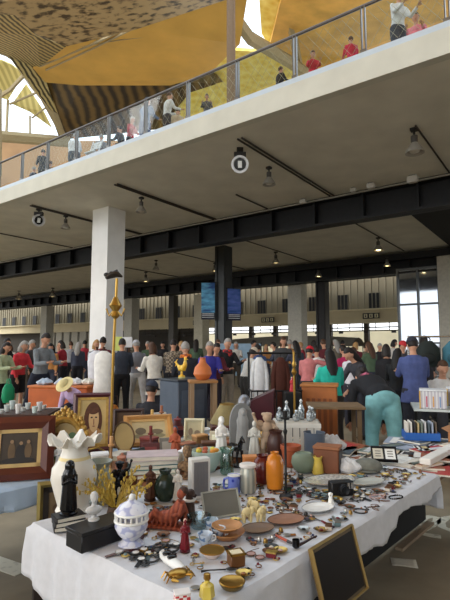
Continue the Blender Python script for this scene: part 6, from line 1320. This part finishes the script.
KINDS = [('ring', 'ring', tr_ring, .013), ('brooch', 'brooch', tr_brooch, .017), ('bangle', 'bracelet', tr_bracelet, .035), ('bead_string', 'necklace', tr_beads, .042), ('wristwatch', 'watch', tr_watch, .05), ('teaspoon', 'spoon', tr_spoon, .06), ('penknife', 'knife', tr_knife, .06), ('key', 'key', tr_key, .026), ('medal', 'medal', tr_medal, .034), ('trinket_box', 'box', tr_box, .024),
         ('scent_bottle', 'bottle', tr_bottle, .014), ('spectacles', 'glasses', tr_glasses, .05), ('ring_dish', 'dish', tr_dish, .028), ('pendant_chain', 'necklace', tr_chain, .05), ('thimble', 'thimble', tr_thimble, .012), ('tiny_figurine', 'figurine', tr_figure, .013)]
NOSTONE = ('teaspoon', 'key')
USED = set(); TR = 0
def relation(p):
    best = min(LAND, key=lambda q: (Vector(q[:2]) - p.xy).length - q[2])
    d = p.xy - Vector(best[:2]); vd = Vector(best[:2]).normalized(); al = d.dot(vd); ac = d.x * vd.y - d.y * vd.x
    rel = 'in front of' if al < -abs(ac) * .8 else 'behind' if al > abs(ac) * .8 else 'beside'
    return rel, best[3]
def trinket(p, kind, a, b):
    """one trinket; colour pair varied until its description fits nothing else"""
    global TR
    nm, cat, fn, r = kind; rel, sh = relation(p)
    for k in range(45):
        aa, bb = (a + k) % 5, (b + k // 5 + k) % 9
        base = '%s %s' % (METALS[aa][3], nm.replace('_', ' '))
        lab = base + ('' if nm in NOSTONE else ' with %s %s' % (GEMS[bb][1], {'wristwatch': 'strap', 'penknife': 'handle', 'medal': 'ribbon', 'trinket_box': 'sides', 'bead_string': 'beads', 'spectacles': 'lenses', 'scent_bottle': 'body', 'thimble': 'rim', 'tiny_figurine': 'body', 'pendant_chain': 'pendant'}.get(nm, 'stone'))) + ' lying %s the %s' % (rel, sh)
        if lab not in USED: break
    else: return
    USED.add(lab)
    t = thing(nm, lab, cat, p, rr.uniform(0, 6.28), 'trinkets on the white cloth'); fn(t, aa, bb); OCC.append((p.x, p.y, r * .62)); TR += 1
def free(p, r): return all((p.x - x) ** 2 + (p.y - y) ** 2 > (q + r) ** 2 for x, y, q in OCC)
# heap of dark watches and belts at the cloth end
HP = at(137, 557, .7625)
def try_area(n, s0, s1, t0, t1, kinds, tries=60):
    got = 0
    for k in range(n):
        for _ in range(tries):
            kind = KINDS[rr.choice(kinds)]
            p = ts(rr.uniform(s0, s1), rr.uniform(t0, t1), .7605)
            if free(p, kind[3] * .62):
                trinket(p, kind, rr.randrange(5), rr.randrange(9)); got += 1; break
    return got
m0 = len(OCC)
for k in range(34):      # dark watch heap
    for _ in range(40):
        p = HP + Vector((rr.gauss(0, .06), rr.gauss(0, .035), -.002))
        s_, t_ = st(p)
        if s_ > .045 and .04 < t_ < .98 and free(p, .017): trinket(p, KINDS[rr.choice((4, 4, 2, 1))], 3, 6); OCC[-1] = (p.x, p.y, .014); break
big = [2, 3, 4, 5, 6, 8, 11, 12, 13]; small = [0, 1, 7, 0, 1, 12, 14, 8, 1, 9, 0]
n1 = try_area(85, .05, .95, .03, .92, big + small)
n2 = try_area(120, .75, 1.9, .03, .62, big + small)
DK = at(332, 496, .7605)
for k in range(24):      # dark heap before the large platter
    for _ in range(40):
        p = DK + Vector((rr.gauss(0, .10), rr.gauss(0, .05), 0))
        if free(p, .016): trinket(p, KINDS[rr.choice((4, 2, 3, 12, 1))], 3, 6); OCC[-1] = (p.x, p.y, .016); break
n3 = try_area(170, .04, 1.9, .03, .75, small)
print('TRINKETS', TR, n1, n2, n3)
# larger odds and ends toward the far end of the cloth
ODD = [((206, 140, 70), 'orange wooden shoe tree'), ((70, 40, 62), 'dark purple beaded purse'), ((150, 60, 50), 'rust red leather wallet'), ((34, 34, 36), 'black leather spectacle case'), ((214, 206, 190), 'cream ivory fan'), ((40, 60, 52), 'dark green velvet case'), ((216, 170, 160), 'pink shell dish'), ((120, 84, 54), 'brown leather pouch'), ((84, 84, 88), 'grey steel cigarette case'), ((24, 24, 30), 'black lacquer case'), ((176, 120, 70), 'tan hide purse'), ((60, 34, 30), 'dark brown comb case')]
k2 = 0
for k in range(44):
    c, nm = ODD[k % 12]
    for _ in range(80):
        p = ts(rr.uniform(.95, 1.9), rr.uniform(.04, .72), .7605)
        if free(p, .035):
            rel, sh = relation(p); lab = '%s lying %s the %s' % (nm, rel, sh)
            if lab in USED: continue
            USED.add(lab)
            t = thing('small_case', lab, 'case', p, rr.uniform(0, 3.1), 'cases and purses at the far end of the cloth'); m = MB(); m.ball((0, 0, .011), (.042, .024, .012), 16, 8, lambda q: Vector((max(-.85, min(.85, q.x)), max(-.85, min(.85, q.y)), max(-.9, q.z)))); m.build('case_body', mat(c, .5, var=.25, scale=40), t)
            m = MB(); m.tube([(-.034, 0, .0225), (.034, 0, .0225)], .0022, 6); m.build('clasp', mm(k % 5), t); OCC.append((p.x, p.y, .03)); k2 += 1; break
print('ODD', k2)
# ================================================================= light
w = bpy.data.worlds.new('sky'); SC.world = w; w.use_nodes = True; nt = w.node_tree
bg = nt.nodes['Background']; tc = nt.nodes.new('ShaderNodeTexCoord'); sx = nt.nodes.new('ShaderNodeSeparateXYZ'); rp = nt.nodes.new('ShaderNodeValToRGB')
nt.links.new(tc.outputs['Generated'], sx.inputs[0]); nt.links.new(sx.outputs['Z'], rp.inputs['Fac']); nt.links.new(rp.outputs['Color'], bg.inputs['Color'])
e = rp.color_ramp.elements; e[0].position = 0.0; e[0].color = (0.96, 0.98, 1.0, 1); e[1].position = 0.6; e[1].color = (0.72, 0.86, 1.0, 1)
bg.inputs['Strength'].default_value = 2.15
sd = bpy.data.lights.new('sun', 'SUN'); sd.energy = 2.6; sd.angle = R(40); sd.color = (1.0, 0.96, 0.9)
so = bpy.data.objects.new('sun', sd); C.objects.link(so); so.rotation_euler = (R(64), 0, R(-62))
SC.view_settings.view_transform = 'Standard'; SC.view_settings.look = 'None'; SC.view_settings.gamma = 1.0; SC.view_settings.use_curve_mapping = False
SC.view_settings.exposure = 0.0
SC.cycles.use_denoising = True; SC.cycles.max_bounces = 9; SC.cycles.diffuse_bounces = 7; SC.cycles.transparent_max_bounces = 12
SC.cycles.sample_clamp_indirect = 4.0
for lab, names in LABELS.items():
    if len(names) > 1: print('DUPLABEL', len(names), lab, names[:3])
    if not 4 <= len(lab.split()) <= 16: print('LABELLEN', len(lab.split()), lab)
